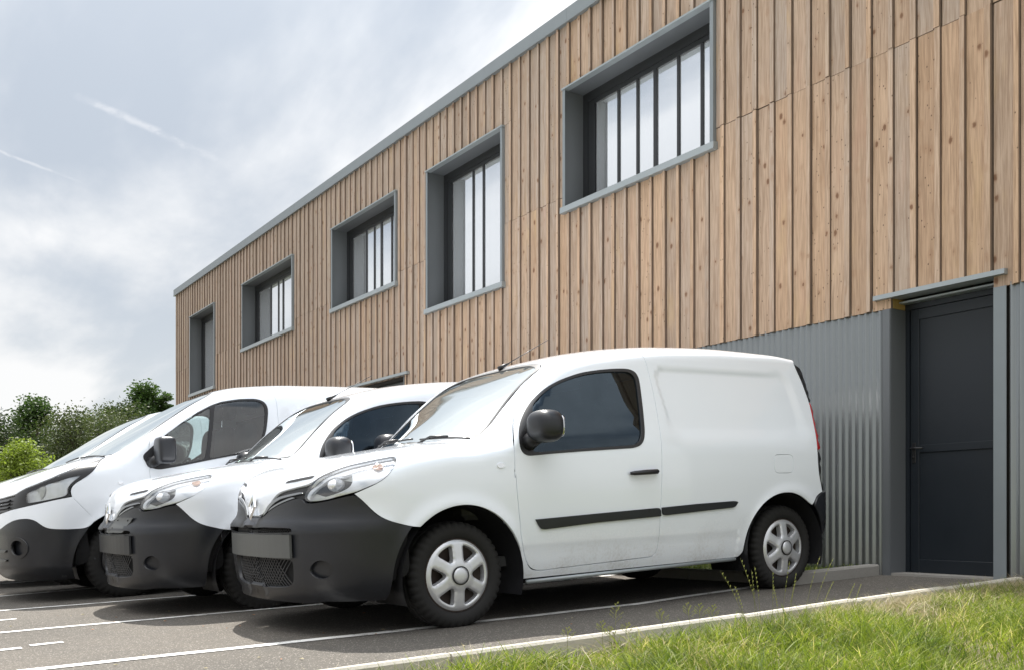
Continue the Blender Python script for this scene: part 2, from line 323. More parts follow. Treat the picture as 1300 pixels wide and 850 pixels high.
class MB:
    """collects shapes into one mesh"""
    def __init__(s): s.V, s.F, s.S, s.I = [], [], [], []
    def add(s, V, F, smooth=False, i=0):
        b = len(s.V); s.V += [tuple(v) for v in V]; s.F += [tuple(b + k for k in f) for f in F]
        s.S += [smooth] * len(F); s.I += [i] * len(F); return s
    def box(s, a, b, i=0, bev=0.0):
        (x0, y0, z0), (x1, y1, z1) = [tuple(map(min, zip(a, b))), tuple(map(max, zip(a, b)))]
        if not bev:
            V = [(x0, y0, z0), (x1, y0, z0), (x1, y1, z0), (x0, y1, z0), (x0, y0, z1), (x1, y0, z1), (x1, y1, z1), (x0, y1, z1)]
            return s.add(V, [(3, 2, 1, 0), (4, 5, 6, 7), (0, 1, 5, 4), (1, 2, 6, 5), (2, 3, 7, 6), (3, 0, 4, 7)], False, i)
        c = bev; V = []; lo = (x0, y0, z0); hi = (x1, y1, z1)
        idx = {}
        for sx in (0, 1):
            for sy in (0, 1):
                for sz in (0, 1):
                    for ax in range(3):
                        p = [hi[k] - c if (sx, sy, sz)[k] else lo[k] + c for k in range(3)]
                        p[ax] = hi[ax] if (sx, sy, sz)[ax] else lo[ax]
                        idx[sx, sy, sz, ax] = len(V); V.append(p)
        F = []
        for ax in range(3):
            o = [k for k in range(3) if k != ax]
            for sd in (0, 1):
                q = []
                for u, v in ((0, 0), (1, 0), (1, 1), (0, 1)):
                    t = [0, 0, 0]; t[ax] = sd; t[o[0]] = u; t[o[1]] = v; q.append(idx[(*t, ax)])
                F.append(tuple(q))
            for u in (0, 1):
                for v in (0, 1):
                    t0 = [0, 0, 0]; t0[o[0]] = u; t0[o[1]] = v; t1 = list(t0); t1[ax] = 1
                    F.append((idx[(*t0, o[0])], idx[(*t1, o[0])], idx[(*t1, o[1])], idx[(*t0, o[1])]))
        for sx in (0, 1):
            for sy in (0, 1):
                for sz in (0, 1): F.append(tuple(idx[sx, sy, sz, k] for k in range(3)))
        ctr = np.array([(x0 + x1) / 2, (y0 + y1) / 2, (z0 + z1) / 2]); G = []
        for f in F:
            P = np.array([V[k] for k in f]); nn = np.cross(P[1] - P[0], P[2] - P[0])
            G.append(f if nn @ (P.mean(0) - ctr) > 0 else f[::-1])
        return s.add(V, G, False, i)
    def tube(s, pts, r, n=8, i=0, cap=True):
        P = [Vector(p) for p in pts]; rr = r if hasattr(r, '__len__') else [r] * len(P)
        V, F = [], []; ref = None
        for k, p in enumerate(P):
            t = (P[min(k + 1, len(P) - 1)] - P[max(k - 1, 0)]).normalized()
            a = t.orthogonal().normalized() if ref is None else (ref - t * ref.dot(t)).normalized()
            ref = a; b = t.cross(a)
            for j in range(n):
                an = 2 * math.pi * j / n; V.append(p + (a * math.cos(an) + b * math.sin(an)) * rr[k])
        for k in range(len(P) - 1):
            for j in range(n): F.append((k * n + j, k * n + (j + 1) % n, (k + 1) * n + (j + 1) % n, (k + 1) * n + j))
        if cap: F.append(tuple(range(n - 1, -1, -1))); F.append(tuple((len(P) - 1) * n + j for j in range(n)))
        return s.add(V, F, True, i)
    def lathe(s, prof, n=48, axis='x', c=(0, 0, 0), i=0, fn=None):
        """prof: (offset along the axis, radius)"""
        V, F = [], []
        for k in range(n):
            a = 2 * math.pi * k / n
            for j, (t, r) in enumerate(prof):
                if fn: t, r = fn(k, j, t, r)
                V.append((c[0] + t, c[1] + r * math.cos(a), c[2] + r * math.sin(a)))
        m = len(prof)
        for k in range(n):
            for j in range(m - 1): F.append((k * m + j, k * m + j + 1, ((k + 1) % n) * m + j + 1, ((k + 1) % n) * m + j))
        return s.add(V, F, True, i)
    def ell(s, c, r, e=2.6, nu=20, nv=12, i=0):
        V, F = [], []; pw = lambda q: math.copysign(abs(q) ** (2 / e), q)
        for b in range(nv + 1):
            ph = -math.pi / 2 + math.pi * b / nv
            for a in range(nu):
                th = 2 * math.pi * a / nu
                V.append((c[0] + r[0] * pw(math.cos(ph)) * pw(math.cos(th)), c[1] + r[1] * pw(math.cos(ph)) * pw(math.sin(th)), c[2] + r[2] * pw(math.sin(ph))))
        for b in range(nv):
            for a in range(nu): F.append((b * nu + a, b * nu + (a + 1) % nu, (b + 1) * nu + (a + 1) % nu, (b + 1) * nu + a))
        return s.add(V, F, True, i)
    def me(s, name, mats): return mesh(name, s.V, s.F, mats, s.S, None, s.I)
    def build(s, name, mats, parent=None, loc=(0, 0, 0), rot=(0, 0, 0), **kw):
        o = bpy.data.objects.new(name, s.me(name, mats)); o.location = loc; o.rotation_euler = rot
        return put(o, parent, **kw)
def inst(name, me, parent=None, loc=(0, 0, 0), rot=(0, 0, 0), **kw):
    o = bpy.data.objects.new(name, me); o.location = loc; o.rotation_euler = rot; return put(o, parent, **kw)
def kids(o): return [c for c in C.objects if c.parent == o]
def copy_tree(o, tree, parent=None):
    c = o.copy(); C.objects.link(c)
    if parent: c.parent = parent
    for ch in tree.get(o, ()): copy_tree(ch, tree, c)
    return c
def family():
    t = {}
    for o in C.objects:
        if o.parent: t.setdefault(o.parent, []).append(o)
    return t

# ------------------------------------------------------------------ ground
def gz(x, y): return 0.04 * (np.clip(y, -14, 1.5) + 3.964) + 0.01 * (np.clip(x, -16, 3) + 4.74)
def sheet(name, xs, ys, dz, m, kind='structure', parent=None, wob=0.0):
    X, Y = np.meshgrid(xs, ys); Z = gz(X, Y) + dz
    if wob: Z = Z + wob * (np.sin(X * 3.1 + Y) * np.sin(Y * 2.3 - X * .7))
    nx = len(xs)
    F = [(j * nx + i, j * nx + i + 1, (j + 1) * nx + i + 1, (j + 1) * nx + i) for j in range(len(ys) - 1) for i in range(nx - 1)]
    o = bpy.data.objects.new(name, mesh(name, np.stack([X, Y, Z], -1).reshape(-1, 3), F, m)); return put(o, parent, kind=kind)
ax = lambda *p: sorted(set(p))
sheet('ground', ax(-900, -300, -90, -40, -25, -16, -10, -5, 0, 3, 10, 40, 300, 900), ax(-900, -300, -90, -40, -14, -8, -4, 0, 1.5, 10, 40, 300, 900), -.06, M['turf'])
sheet('car_park', list(np.arange(-46, -16, 3.)) + list(np.linspace(-16, -3.70, 40)), list(np.arange(-44, -14, 3.)) + list(np.linspace(-14, 0.24, 44)), 0.0, M['asphalt'])
sheet('verge_soil', list(np.linspace(-3.69, 3, 24)) + [12, 30], [-30, -20] + list(np.linspace(-14, 1.5, 50)), -0.055, M['soil'], wob=.008)
def strip(x, y0, y1, wd=.075, dx=0.0):
    n = max(2, int(abs(y1 - y0) / .15)); V = []
    for k in range(n + 1):
        y = y0 + (y1 - y0) * k / n; xx = x + dx * k / n + .006 * math.sin(y * 7)
        for sd in (-wd / 2, wd / 2): V.append((xx + sd, y, gz(xx + sd, y) + .004))
    inst('bay_marking', mesh('bay_marking', V, [(2 * k, 2 * k + 1, 2 * k + 3, 2 * k + 2) for k in range(n)], M['line']), kind='structure')
strip(-4.99, -6.15, -4.4, .085, .13); strip(-4.86, -4.4, -2.6, .08, .06); strip(-4.80, -2.6, -1.12, .075, -.2)
strip(-6.86, -6.5, -3.9, .07, .17); strip(-6.69, -3.9, -1.1, .07, -.1)
strip(-8.6, -7.0, -4.3, .07, .18); strip(-10.1, -6.2, -4.5, .08, -.3); strip(-12.3, -6.6, -3.0, .08)
strip(-5.90, -6.3, -6.02, .075); strip(-5.97, -5.97, -5.80, .07); strip(-7.69, -6.1, -5.83, .06); strip(-6.72, -4.86, -4.78, .05)
# fallen leaves and grit
lf = MB()
for k in range(70):
    x, y = rng.uniform(-9, -4.0), rng.uniform(-7, -3.2); s_ = rng.uniform(.006, .016); a = rng.uniform(0, 6.28); z = gz(x, y) + .006
    lf.add([(x + s_ * math.cos(a), y + s_ * math.sin(a), z), (x - .5 * s_ * math.sin(a), y + .5 * s_ * math.cos(a), z + .004), (x - s_ * math.cos(a), y - s_ * math.sin(a), z), (x + .5 * s_ * math.sin(a), y - .5 * s_ * math.cos(a), z + .003)], [(0, 1, 2, 3)], False, 0 if rng.random() < .5 else 1)
lf.build('leaf_litter', [M['amber'], M['straw']], kind='stuff')
def kerb_run(name, segs, m, label):
    e = empty(name, kind='structure')
    for (x0, y0, x1, y1, top, base, wd) in segs:
        L = math.hypot(x1 - x0, y1 - y0); n = max(1, round(L)); t = ((x1 - x0) / L, (y1 - y0) / L)
        for k in range(n):
            a, b = k / n * L + .005, (k + 1) / n * L - .005
            V = []
            for d_ in (a, b):
                px, py = x0 + t[0] * d_, y0 + t[1] * d_; j = rng.uniform(-.005, .004)
                for off, h in ((-wd / 2, base), (-wd / 2, top - .012), (-wd / 2 + .012, top), (wd / 2 - .012, top), (wd / 2, top - .012), (wd / 2, base)):
                    qx, qy = px - t[1] * off, py + t[0] * off; V.append((qx, qy, gz(px, py) + h + (j if h > 0 else 0)))
            F = [(q_, q_ + 1, q_ + 7, q_ + 6) for q_ in range(5)] + [(0, 5, 4, 3, 2, 1), (6, 7, 8, 9, 10, 11)]
            inst('kerb_stone', mesh('kerb_stone', V, F, m, False), e)
    return e
kerb_run('verge_kerb', [(-3.80, -9, -3.725, -4.6, .035, -.25, .058), (-3.725, -4.6, -3.705, -.02, .035, -.25, .058)], M['kerb'], '')
kerb_run('bed_kerb', [(-17.5, -1.0, -4.93, -1.0, .085, -.2, .11), (-4.875, -1.055, -4.875, -.03, .085, -.2, .11)], M['kerb2'], '')
sheet('planting_bed', list(np.linspace(-17.5, -4.94, 30)), [-.94, -.6, -.3, -.06], .045, M['turf'])

# ------------------------------------------------------------------ timber-clad building
X0, X1, ROOF, WB, SEAM = -25.68, -2.3, 6.41, 2.255, 4.29
bld = empty('timber_clad_building', (0, 0, 0), label='long two storey building clad in vertical timber boards above grey corrugated metal', cat='building')
WIN = [(-9.0, -6.64, 4.15, 5.51, [-8.38, -8.06, -7.775, -7.425, -7.085]), (-12.26, -10.29, 3.555, 5.52, [-11.475, -11.21]),
       (-15.63, -13.23, 4.15, 5.52, [-14.88, -14.58, -14.32, -13.95]), (-20.35, -17.46, 4.145, 5.495, [-19.43, -19.0, -18.74]),
       (-24.28, -22.31, 3.595, 5.475, [-23.1])]
DOOR = (-4.739, -3.898); GAR = (-15.4, -12.985, 2.68)
holes = [(a, b, z0, z1) for a, b, z0, z1, _ in WIN] + [(GAR[0], GAR[1], -.2, GAR[2]), (DOOR[0] - .01, DOOR[1] + .01, -.2, 2.335)]
# backing wall in pieces around the openings
xs = sorted({X0, X1, *[h[0] for h in holes], *[h[1] for h in holes]}); zs = sorted({-.6, ROOF - .03, *[h[2] for h in holes if h[2] > 0], *[h[3] for h in holes]})
wb = MB()
for i_ in range(len(xs) - 1):
    for j_ in range(len(zs) - 1):
        cx_, cz_ = (xs[i_] + xs[i_ + 1]) / 2, (zs[j_] + zs[j_ + 1]) / 2
        if not any(h[0] < cx_ < h[1] and h[2] < cz_ < h[3] for h in holes): wb.box((xs[i_], .045, zs[j_]), (xs[i_ + 1], .40, zs[j_ + 1]))
wb.box((X0, .41, -.6), (X0 + .2, 11, ROOF - .03)).box((X1 - .2, .41, -.6), (X1, 11, ROOF - .03)).box((X0, 10.8, -.6), (X1, 11, ROOF - .03))
wb.build('wall', M['wall'], bld)
MB().box((X0 + .02, .42, ROOF - .12), (X1 - .02, 10.98, ROOF - .035)).build('roof', M['roof'], bld)
# boards: a flat face and a proud cover strip on its right edge, 0.2 m apart
PM = {}
def plank_mesh(W, L, lip, v):
    key = (W, L, lip, v)
    if key in PM: return PM[key]
    r_ = random.Random(v * 7 + 1); lw = .042 + r_.uniform(-.006, .010); gap = .007; pr = .022 + r_.uniform(-.003, .004)
    if lip:
        a = W - gap - lw
        prof = [(.0, .026), (.0, .0015), (.002, 0), (a - .008, 0), (a - .006, .014), (a, .014), (a + .001, -pr + .003), (a + .004, -pr), (W - gap - .002, -pr), (W - gap, -pr + .002), (W - gap, .036)]
    else: prof = [(.0, .026), (.0, .0015), (.002, 0), (W - .002, 0), (W, .0015), (W, .026)]
    n = len(prof); V = [(x, y, z) for z in (0, L) for x, y in prof]
    F = [(k, k + 1, n + k + 1, n + k) for k in range(n - 1)] + [tuple(range(n - 1, -1, -1)), tuple(range(n, 2 * n))]
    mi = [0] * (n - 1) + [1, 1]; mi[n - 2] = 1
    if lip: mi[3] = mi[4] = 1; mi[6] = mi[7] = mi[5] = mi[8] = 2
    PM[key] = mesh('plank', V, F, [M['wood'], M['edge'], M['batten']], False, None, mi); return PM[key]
npl = 0
def plank(x0, x1, z0, z1, lip, tone):
    global npl
    if z1 - z0 < .03 or x1 - x0 < .02: return
    if lip and x1 - x0 < .075: lip = False
    npl += 1
    o = inst('plank', plank_mesh(round(x1 - x0, 3), round(z1 - z0, 3), lip, int(rng.integers(0, 5))), bld, (x0 + rng.uniform(-.002, .002), rng.uniform(-.003, .003), z0 + rng.uniform(-.003, .003)), (rng.uniform(-.0012, .0012), rng.uniform(-.0009, .0009), rng.uniform(-.010, .010)))
    o['tone'] = tone
cut = [(a - .013, b + .013, z0 - .064, z1 + .012) for a, b, z0, z1, _ in WIN] + [(GAR[0], GAR[1], -1, GAR[2] + .04), (DOOR[0], DOOR[1], -1, 2.36)]
ncol = int(round((X1 - X0) / .2))
for k in range(ncol + 2):
    xa = max(-4.905 + .2 * (k - 104), X0); xb = min(-4.905 + .2 * (k - 103), X1)
    if xb - xa < .03: continue
    for lo, hi in ((WB, SEAM - .002), (SEAM + .003, 6.285)):
        tone = float(rng.random()); hs_ = [h for h in cut if h[0] < xb - .02 and h[1] > xa + .02 and h[2] < hi and h[3] > lo]
        if not hs_: plank(xa, xb, lo, hi, xb < X1 - .01, tone); continue
        seg = [(lo, hi)]
        for h in hs_: seg = [q for a, b in seg for q in ((a, min(b, h[2])), (max(a, h[3]), b)) if q[1] - q[0] > .03]
        for a, b in seg: plank(xa, xb, a, b, True, tone)
        for h in hs_:                                                        # board ripped to fit beside the opening
            a, b = max(lo, h[2]), min(hi, h[3])
            if h[0] > xa + .02: plank(xa, h[0], a, b, False, tone)
            if h[1] < xb - .02: plank(h[1], xb, a, b, True, tone)
print('planks', npl)
MB().box((X1 + .001, -.026, WB - .02), (X1 + .06, .03, 6.26)).build('corner_board', M['batten'], bld)
# roof edge in lengths
xe = X0 - .04
while xe < X1:
    x2 = min(xe + 4.2, X1 + .04)
    MB().add([(x, y, z) for x in (xe + .0015, x2 - .0015) for y, z in ((.05, 6.255), (-.055, 6.25), (-.055, 6.262), (-.045, 6.268), (-.045, 6.415), (-.02, 6.432), (.45, 6.432))],
             [(k, k + 1, 8 + k, 7 + k) for k in range(6)] + [(6, 5, 4, 3, 2, 1, 0), (7, 8, 9, 10, 11, 12, 13)]).build('roof_edge_flashing', M['zinc'], bld)
    xe = x2
# windows
for (a, b, z0, z1, mull) in WIN:
    D = .30; f = MB()
    f.box((a, -.03, z0), (a + .004, D, z1), 1).box((b - .004, -.03, z0), (b, D, z1), 1).box((a + .004, -.03, z1 - .004), (b - .004, D, z1), 1)
    f.box((a - .012, -.038, z0 + .01), (a + .034, -.031, z1 - .006), 0).box((b - .034, -.038, z0 + .01), (b + .012, -.031, z1 - .006), 0)
    f.box((a - .02, -.05, z1 - .006), (b + .02, .03, z1 + .012), 2).box((a - .012, -.030, z0), (a - .001, .03, z1), 0).box((b + .001, -.030, z0), (b + .012, .03, z1), 0)
    wo = f.build('window', [M['zinc'], M['reveal'], M['zincl']], bld)
    s_ = MB(); s_.add([(x, y, z) for x in (a - .035, b + .035) for y, z in ((D, z0 + .03), (-.058, z0 + .006), (-.060, z0 - .060), (-.045, z0 - .064), (.03, z0 - .062))], [(k, k + 1, 6 + k, 5 + k) for k in range(4)] + [(4, 3, 2, 1, 0), (5, 6, 7, 8, 9)])
    s_.build('window_sill', M['zincl'], wo)
    fr = MB(); y0, y1 = .250, .305; zb, zt = z0 + .032, z1 - .004; ia, ib = a + .005, b - .005
    fr.box((ia, y0, zb), (ia + .085, y1, zt)).box((ib - .085, y0, zb), (ib, y1, zt)).box((ia + .085, y0, zt - .10), (ib - .085, y1, zt)).box((ia + .085, y0, zb), (ib - .085, y1, zb + .05))
    fr.box((ia + .085, y0 + .010, zb + .05), (ia + .20, y1, zt - .10)).box((ia + .20, y0 + .012, zt - .15), (ib - .085, y1, zt - .10))
    edge = [ia + .20] + mull + [ib - .085]
    for k, mx in enumerate(mull):
        hw = .026 if k % 3 == 2 else .017; fr.box((mx - hw, y0 + .014, zb + .05), (mx + hw, y1, zt - .15))
    fr.build('window_frame', M['frame'], wo)
    for k in range(len(edge) - 1):
        MB().box((edge[k] + .012, .278, zb + .03), (edge[k + 1] - .012, .30, zt - .12)).build('pane', M['pane'], wo, rot=(0, 0, 0))
# ground floor cladding: corrugated sheets about one metre wide
def sheet_metal(x0, x1, zt):
    p = .0655; n = int(round((x1 - x0) / p)); V = []; xs_ = []
    for k in range(n):
        b = x0 + (x1 - x0) * k / n; s1 = (x1 - x0) / n
        for t, y in ((.0, 0), (.10, 0), (.24, -.016), (.34, -.018), (.48, -.016), (.62, 0), (.74, .0015)): xs_.append((b + t * s1, y * 1.25 + .024))
    xs_.append((x1, .024))
    zb = gz((x0 + x1) / 2, 0) - .06
    for z in (zb, zt):
        V += [(x, y, z) for x, y in xs_]
    m_ = len(xs_)
    o = inst('metal_sheet', mesh('metal_sheet', V, [(k, k + 1, m_ + k + 1, m_ + k) for k in range(m_ - 1)], M['clad'], True), bld)
    s_ = MB()
    for z in (.932, 1.79, zt - .05):
        for k in range(0, n, 2):
            x = x0 + (k + .06) * (x1 - x0) / n; s_.ell((x, .022, z), (.005, .004, .005), 2, 6, 4)
    if x1 > -9: s_.build('screws', M['screw'], o, kind='stuff')
x = -4.806
while x > X0 + .2:
    x2 = x - .98
    if not (x2 < GAR[1] + .05 and x > GAR[0] - .05): sheet_metal(max(x2, X0) + .001, x - .001, WB + .02)
    x = x2
x = -3.80
while x < X1 - .1: x2 = min(x + .98, X1); sheet_metal(x + .001, x2 - .001, WB + .02); x = x2
# door opening
zf = float(gz(-4.3, .1))
MB().box((-4.808, -.012, zf - .05), (-4.742, -.004, WB - .004)).box((-4.742, -.004, zf - .05), (-4.736, .19, WB)).build('door_jamb', M['reveal'], bld)
MB().box((-3.895, -.012, zf - .05), (-3.803, -.004, WB - .004)).box((-3.901, -.004, zf - .05), (-3.895, .19, WB)).build('door_jamb', M['zinc'], bld)
MB().box((-4.80, .034, WB + .002), (-4.736, .18, 2.333)).build('timber_block', M['glulam'], bld)
MB().add([(x, y, z) for x in (-4.875, -3.80) for y, z in ((.02, 2.375), (-.04, 2.368), (-.042, 2.332), (-.03, 2.330), (.19, 2.337))], [(k, k + 1, 6 + k, 5 + k) for k in range(4)] + [(4, 3, 2, 1, 0), (5, 6, 7, 8, 9)]).build('door_flashing', M['zincl'], bld)
MB().box((-4.735, .10, 2.298), (-3.902, .18, 2.312)).build('door_head_strip', M['zincl'], bld)
dr = MB()
dr.box((-4.738, .185, zf - .02), (-4.70, .25, 2.297)).box((-3.937, .185, zf - .02), (-3.898, .25, 2.297)).box((-4.70, .185, 2.255), (-3.937, .25, 2.297))
do = dr.build('door', M['door'], bld)
lv = MB(); L0, L1, zb_, zt_ = -4.698, -3.939, zf + .012, 2.253
for a, b, c0, c1 in ((L0, L0 + .075, zb_, zt_), (L1 - .05, L1, zb_, zt_), (L0 + .075, L1 - .05, zt_ - .085, zt_), (L0 + .075, L1 - .05, zb_, zb_ + .105), (L0 + .075, L1 - .05, 1.125, 1.185)): lv.box((a, .195, c0), (b, .24, c1), bev=.003)
lv.box((L0 + .075, .206, zb_ + .105), (L1 - .05, .236, 1.125)).box((L0 + .075, .206, 1.185), (L1 - .05, .236, zt_ - .085))
lv.build('door_leaf', M['door'], do)
hd = MB(); hx, hz = -4.665, 1.16
hd.box((hx - .017, .186, hz - .115), (hx + .017, .195, hz + .045), bev=.003).tube([(hx, .19, hz), (hx, .150, hz), (hx + .006, .145, hz), (hx + .105, .145, hz - .004)], .009, 8).tube([(hx, .19, hz - .07), (hx, .176, hz - .07)], .009, 8)
hd.build('door_handle', M['trim'], do)
MB().box((-4.738, -.0, zf - .03), (-3.898, .30, zf + .012)).build('door_sill', M['kerb2'], do)
MB().box((-4.738, .255, -.2), (-3.898, .40, 2.33)).build('door_backing', M['wall'], do)
# wider ground floor opening behind the vans
ga = MB(); ga.box((GAR[0], .16, -.3), (GAR[1], .30, GAR[2]))
for k in range(12): ga.box((GAR[0] + .01, .15, -.1 + k * .23), (GAR[1] - .01, .159, .105 + k * .23))
ga.build('garage_door', M['reveal'], bld)
MB().box((GAR[0] - .15, -.05, GAR[2] + .045), (GAR[1] + .15, .03, GAR[2] + .085)).build('garage_flashing', M['zincl'], bld)
MB().box((GAR[1] - .03, -.01, -.2), (GAR[1], .158, GAR[2] + .04)).build('garage_jamb', M['reveal'], bld)

# ------------------------------------------------------------------ body shapes of the vehicles
class PCH:
    def __init__(s,pts):
        p=np.array(sorted(pts),float); s.x=p[:,0]; s.y=p[:,1]
        h=np.diff(s.x); d=np.diff(s.y)/h; m=np.zeros(len(s.x)); m[0]=d[0]; m[-1]=d[-1]
        for i in range(1,len(d)):
            if d[i-1]*d[i]>0:
                w1=2*h[i]+h[i-1]; w2=h[i]+2*h[i-1]; m[i]=(w1+w2)/(w1/d[i-1]+w2/d[i])
        s.m=m
    def __call__(s,q):
        q=np.clip(q,s.x[0],s.x[-1]); i=np.clip(np.searchsorted(s.x,q)-1,0,len(s.x)-2)
        h=s.x[i+1]-s.x[i]; t=(q-s.x[i])/h; t2=t*t; t3=t2*t
        return (2*t3-3*t2+1)*s.y[i]+(t3-2*t2+t)*h*s.m[i]+(3*t2-2*t3)*s.y[i+1]+(t3-t2)*h*s.m[i+1]
def sstep(a,b,x):
    t=np.clip((x-a)/(b-a),0,1); return t*t*(3-2*t)
class Shape:
    def __init__(s,side,top,nose,rear,noseL,noseP,rearL,delta,npow,cowl,disp=None,axh=.9,axu=.2):
        s.side=PCH(side); s.top=PCH(top); s.nose=PCH(nose); s.rear=PCH(rear); s.noseL=PCH(noseL); s.noseP=PCH(noseP); s.rearL=rearL
        s.delta=PCH(delta); s.npow=PCH(npow); s.cowl=PCH(cowl); s.disp=disp; s.axh=axh; s.axu=axu
    def W0(s,u,h):
        w=s.side(h); L=s.noseL(h); p=s.noseP(h)
        q=np.clip((u-s.nose(h))/L,0,1); g=(np.maximum(1-(1-q)**p,1e-9))**(1/p)
        q2=np.clip((s.rear(h)-u)/s.rearL,0,1); g2=(np.maximum(1-(1-q2)**2.6,1e-9))**(1/2.6)
        r=w*g*g2
        if s.disp is not None: r=r+s.disp(u,h)
        return np.maximum(r,1e-4)
    def G(s,u,w,h):
        w=np.abs(w)
        a=w/s.W0(u,h)
        # outside lengthwise limits
        out=np.maximum(s.nose(h)-u,u-s.rear(h))
        ue=u-s.cowl(u)*(w/.7)**2
        T=s.top(ue); d=s.delta(u); n=s.npow(u)
        v=np.clip((h-(T-d))/d,0,3)
        g=np.where(v>0,(np.minimum(a,6)**n+v**n)**(1/n),a)-1
        return np.where(out>0,np.maximum(g,out+.02),g)
    def cast(s,o,d,hi=4.,it=34):
        lo=np.zeros(len(o)); hi=np.full(len(o),hi)
        for _ in range(it):
            m=(lo+hi)/2; p=o+d*m[:,None]; ins=s.G(p[:,0],p[:,1],p[:,2])<0
            lo=np.where(ins,m,lo); hi=np.where(ins,hi,m)
        return o+d*((lo+hi)/2)[:,None]
    def normal(s,p,e=.004):
        g=[]
        for k in range(3):
            q=p.copy(); r=p.copy(); q[:,k]+=e; r[:,k]-=e
            g.append(s.G(q[:,0],q[:,1],q[:,2])-s.G(r[:,0],r[:,1],r[:,2]))
        n=np.stack(g,1); return n/np.maximum(np.linalg.norm(n,axis=1,keepdims=True),1e-9)
    # charts: p -> 2d ; 2d -> ray
    def to2(s,ch,p):
        if ch=='sec': return np.stack([p[:,0],np.arctan2(p[:,2]-s.axh,p[:,1])*.85],1)
        if ch=='cyl': return np.stack([np.arctan2(p[:,1],s.axu-p[:,0])*.95,p[:,2]],1)
        if ch=='bon': return np.stack([p[:,1],np.arctan2(p[:,2]-s.bon[1],s.bon[0]-p[:,0])*.9],1)
        if ch=='rcyl': return np.stack([np.arctan2(p[:,1],p[:,0]-s.rax)*.7,p[:,2]],1)
    def from2(s,ch,q):
        z=np.zeros(len(q))
        if ch=='sec':
            a=q[:,1]/.85; return s.cast(np.stack([q[:,0],z,z+s.axh],1),np.stack([z,np.cos(a),np.sin(a)],1))
        if ch=='bon':
            a=q[:,1]/.9; return s.cast(np.stack([z+s.bon[0],q[:,0],z+s.bon[1]],1),np.stack([-np.cos(a),z,np.sin(a)],1))
        if ch=='rcyl':
            a=q[:,0]/.7; return s.cast(np.stack([z+s.rax,z,q[:,1]],1),np.stack([np.cos(a),np.sin(a),z],1))
        a=q[:,0]/.95; return s.cast(np.stack([z+s.axu,z,q[:,1]],1),np.stack([-np.cos(a),np.sin(a),z],1))
def kangoo_disp(u,h):
    def arch(uc,hc,r):
        rr=np.hypot(u-uc,h-hc); return .012*np.exp(-((rr-r)/.045)**2)*(h>.25)
    d=arch(0,.3,.40)+arch(2.7,.3,.40)
    # recessed load panel: crisp along the top and front, fading out at the bottom
    uu=u-.10*(1.30-h); qx=np.abs(uu-2.265)-.545; qy=np.abs(h-1.312)-.132
    sd=np.hypot(np.maximum(qx,0),np.maximum(qy,0))+np.minimum(np.maximum(qx,qy),0)-.10
    soft=.018+.05*sstep(1.25,1.10,h)+.03*sstep(2.6,2.9,u)
    d=d-.011*sstep(soft,-soft,sd)
    # door lower crease
    d=d-.006*sstep(.46,.40,h)*(u>.36)*(u<2.2)
    return d
KANGOO=dict(side=[(.16,.78),(.2,.815),(.26,.85),(.32,.87),(.45,.893),(.6,.908),(.8,.914),(.95,.907),(1.05,.892),(1.2,.85),(1.4,.79),(1.6,.73),(1.85,.66)],
 top=[(-.90,.64),(-.86,.70),(-.835,.775),(-.81,.83),(-.775,.872),(-.73,.908),(-.6,.956),(-.4,1.0),(-.2,1.035),(0,1.065),(.12,1.085),(.2,1.135),(.3,1.205),(.45,1.308),(.6,1.41),(.75,1.508),(.87,1.58),(1.0,1.628),(1.19,1.672),(1.46,1.712),(1.8,1.742),(2.3,1.757),(2.8,1.735),(3.1,1.70),(3.4,1.66)],
 nose=[(.16,-.79),(.22,-.845),(.3,-.870),(.45,-.877),(.57,-.877),(.605,-.872),(.66,-.848),(.72,-.842),(.8,-.845),(1.0,-.845),(1.9,-.845)],
 rear=[(.2,3.10),(.3,3.14),(.6,3.165),(.70,3.155),(.78,3.12),(.95,3.135),(1.17,3.15),(1.37,3.165),(1.55,3.155),(1.64,3.14),(1.85,3.12)],
 noseL=[(.2,.50),(.7,.50),(1.0,.42)],noseP=[(.2,2.35),(1,2.3)],rearL=.10,
 delta=[(-.87,.25),(-.5,.24),(0,.20),(.5,.16),(.9,.17),(1.3,.16),(2.4,.13),(3.0,.075),(3.3,.07)],npow=[(-.87,3.0),(-.5,4.0),(0,5.0),(.6,5.0),(.9,3.8),(1.3,3.0),(3.3,2.9)],
 cowl=[(-.3,0),(-.05,.06),(.15,.15),(.3,.15),(.6,.05),(.8,0.),(1.0,0)],disp=kangoo_disp)
def traf_disp(u,h):
    def arch(uc,hc,r):
        rr=np.hypot(u-uc,h-hc); return .012*np.exp(-((rr-r)/.05)**2)*(h>.28)
    d=arch(0,.33,.42)+arch(3.098,.33,.42)
    x=(u-2.3)/.85; y=(h-1.45)/.26
    q=(np.abs(x)**6+np.abs(y)**6)**(1/6)
    return d-.010*sstep(1.02,.93,q)
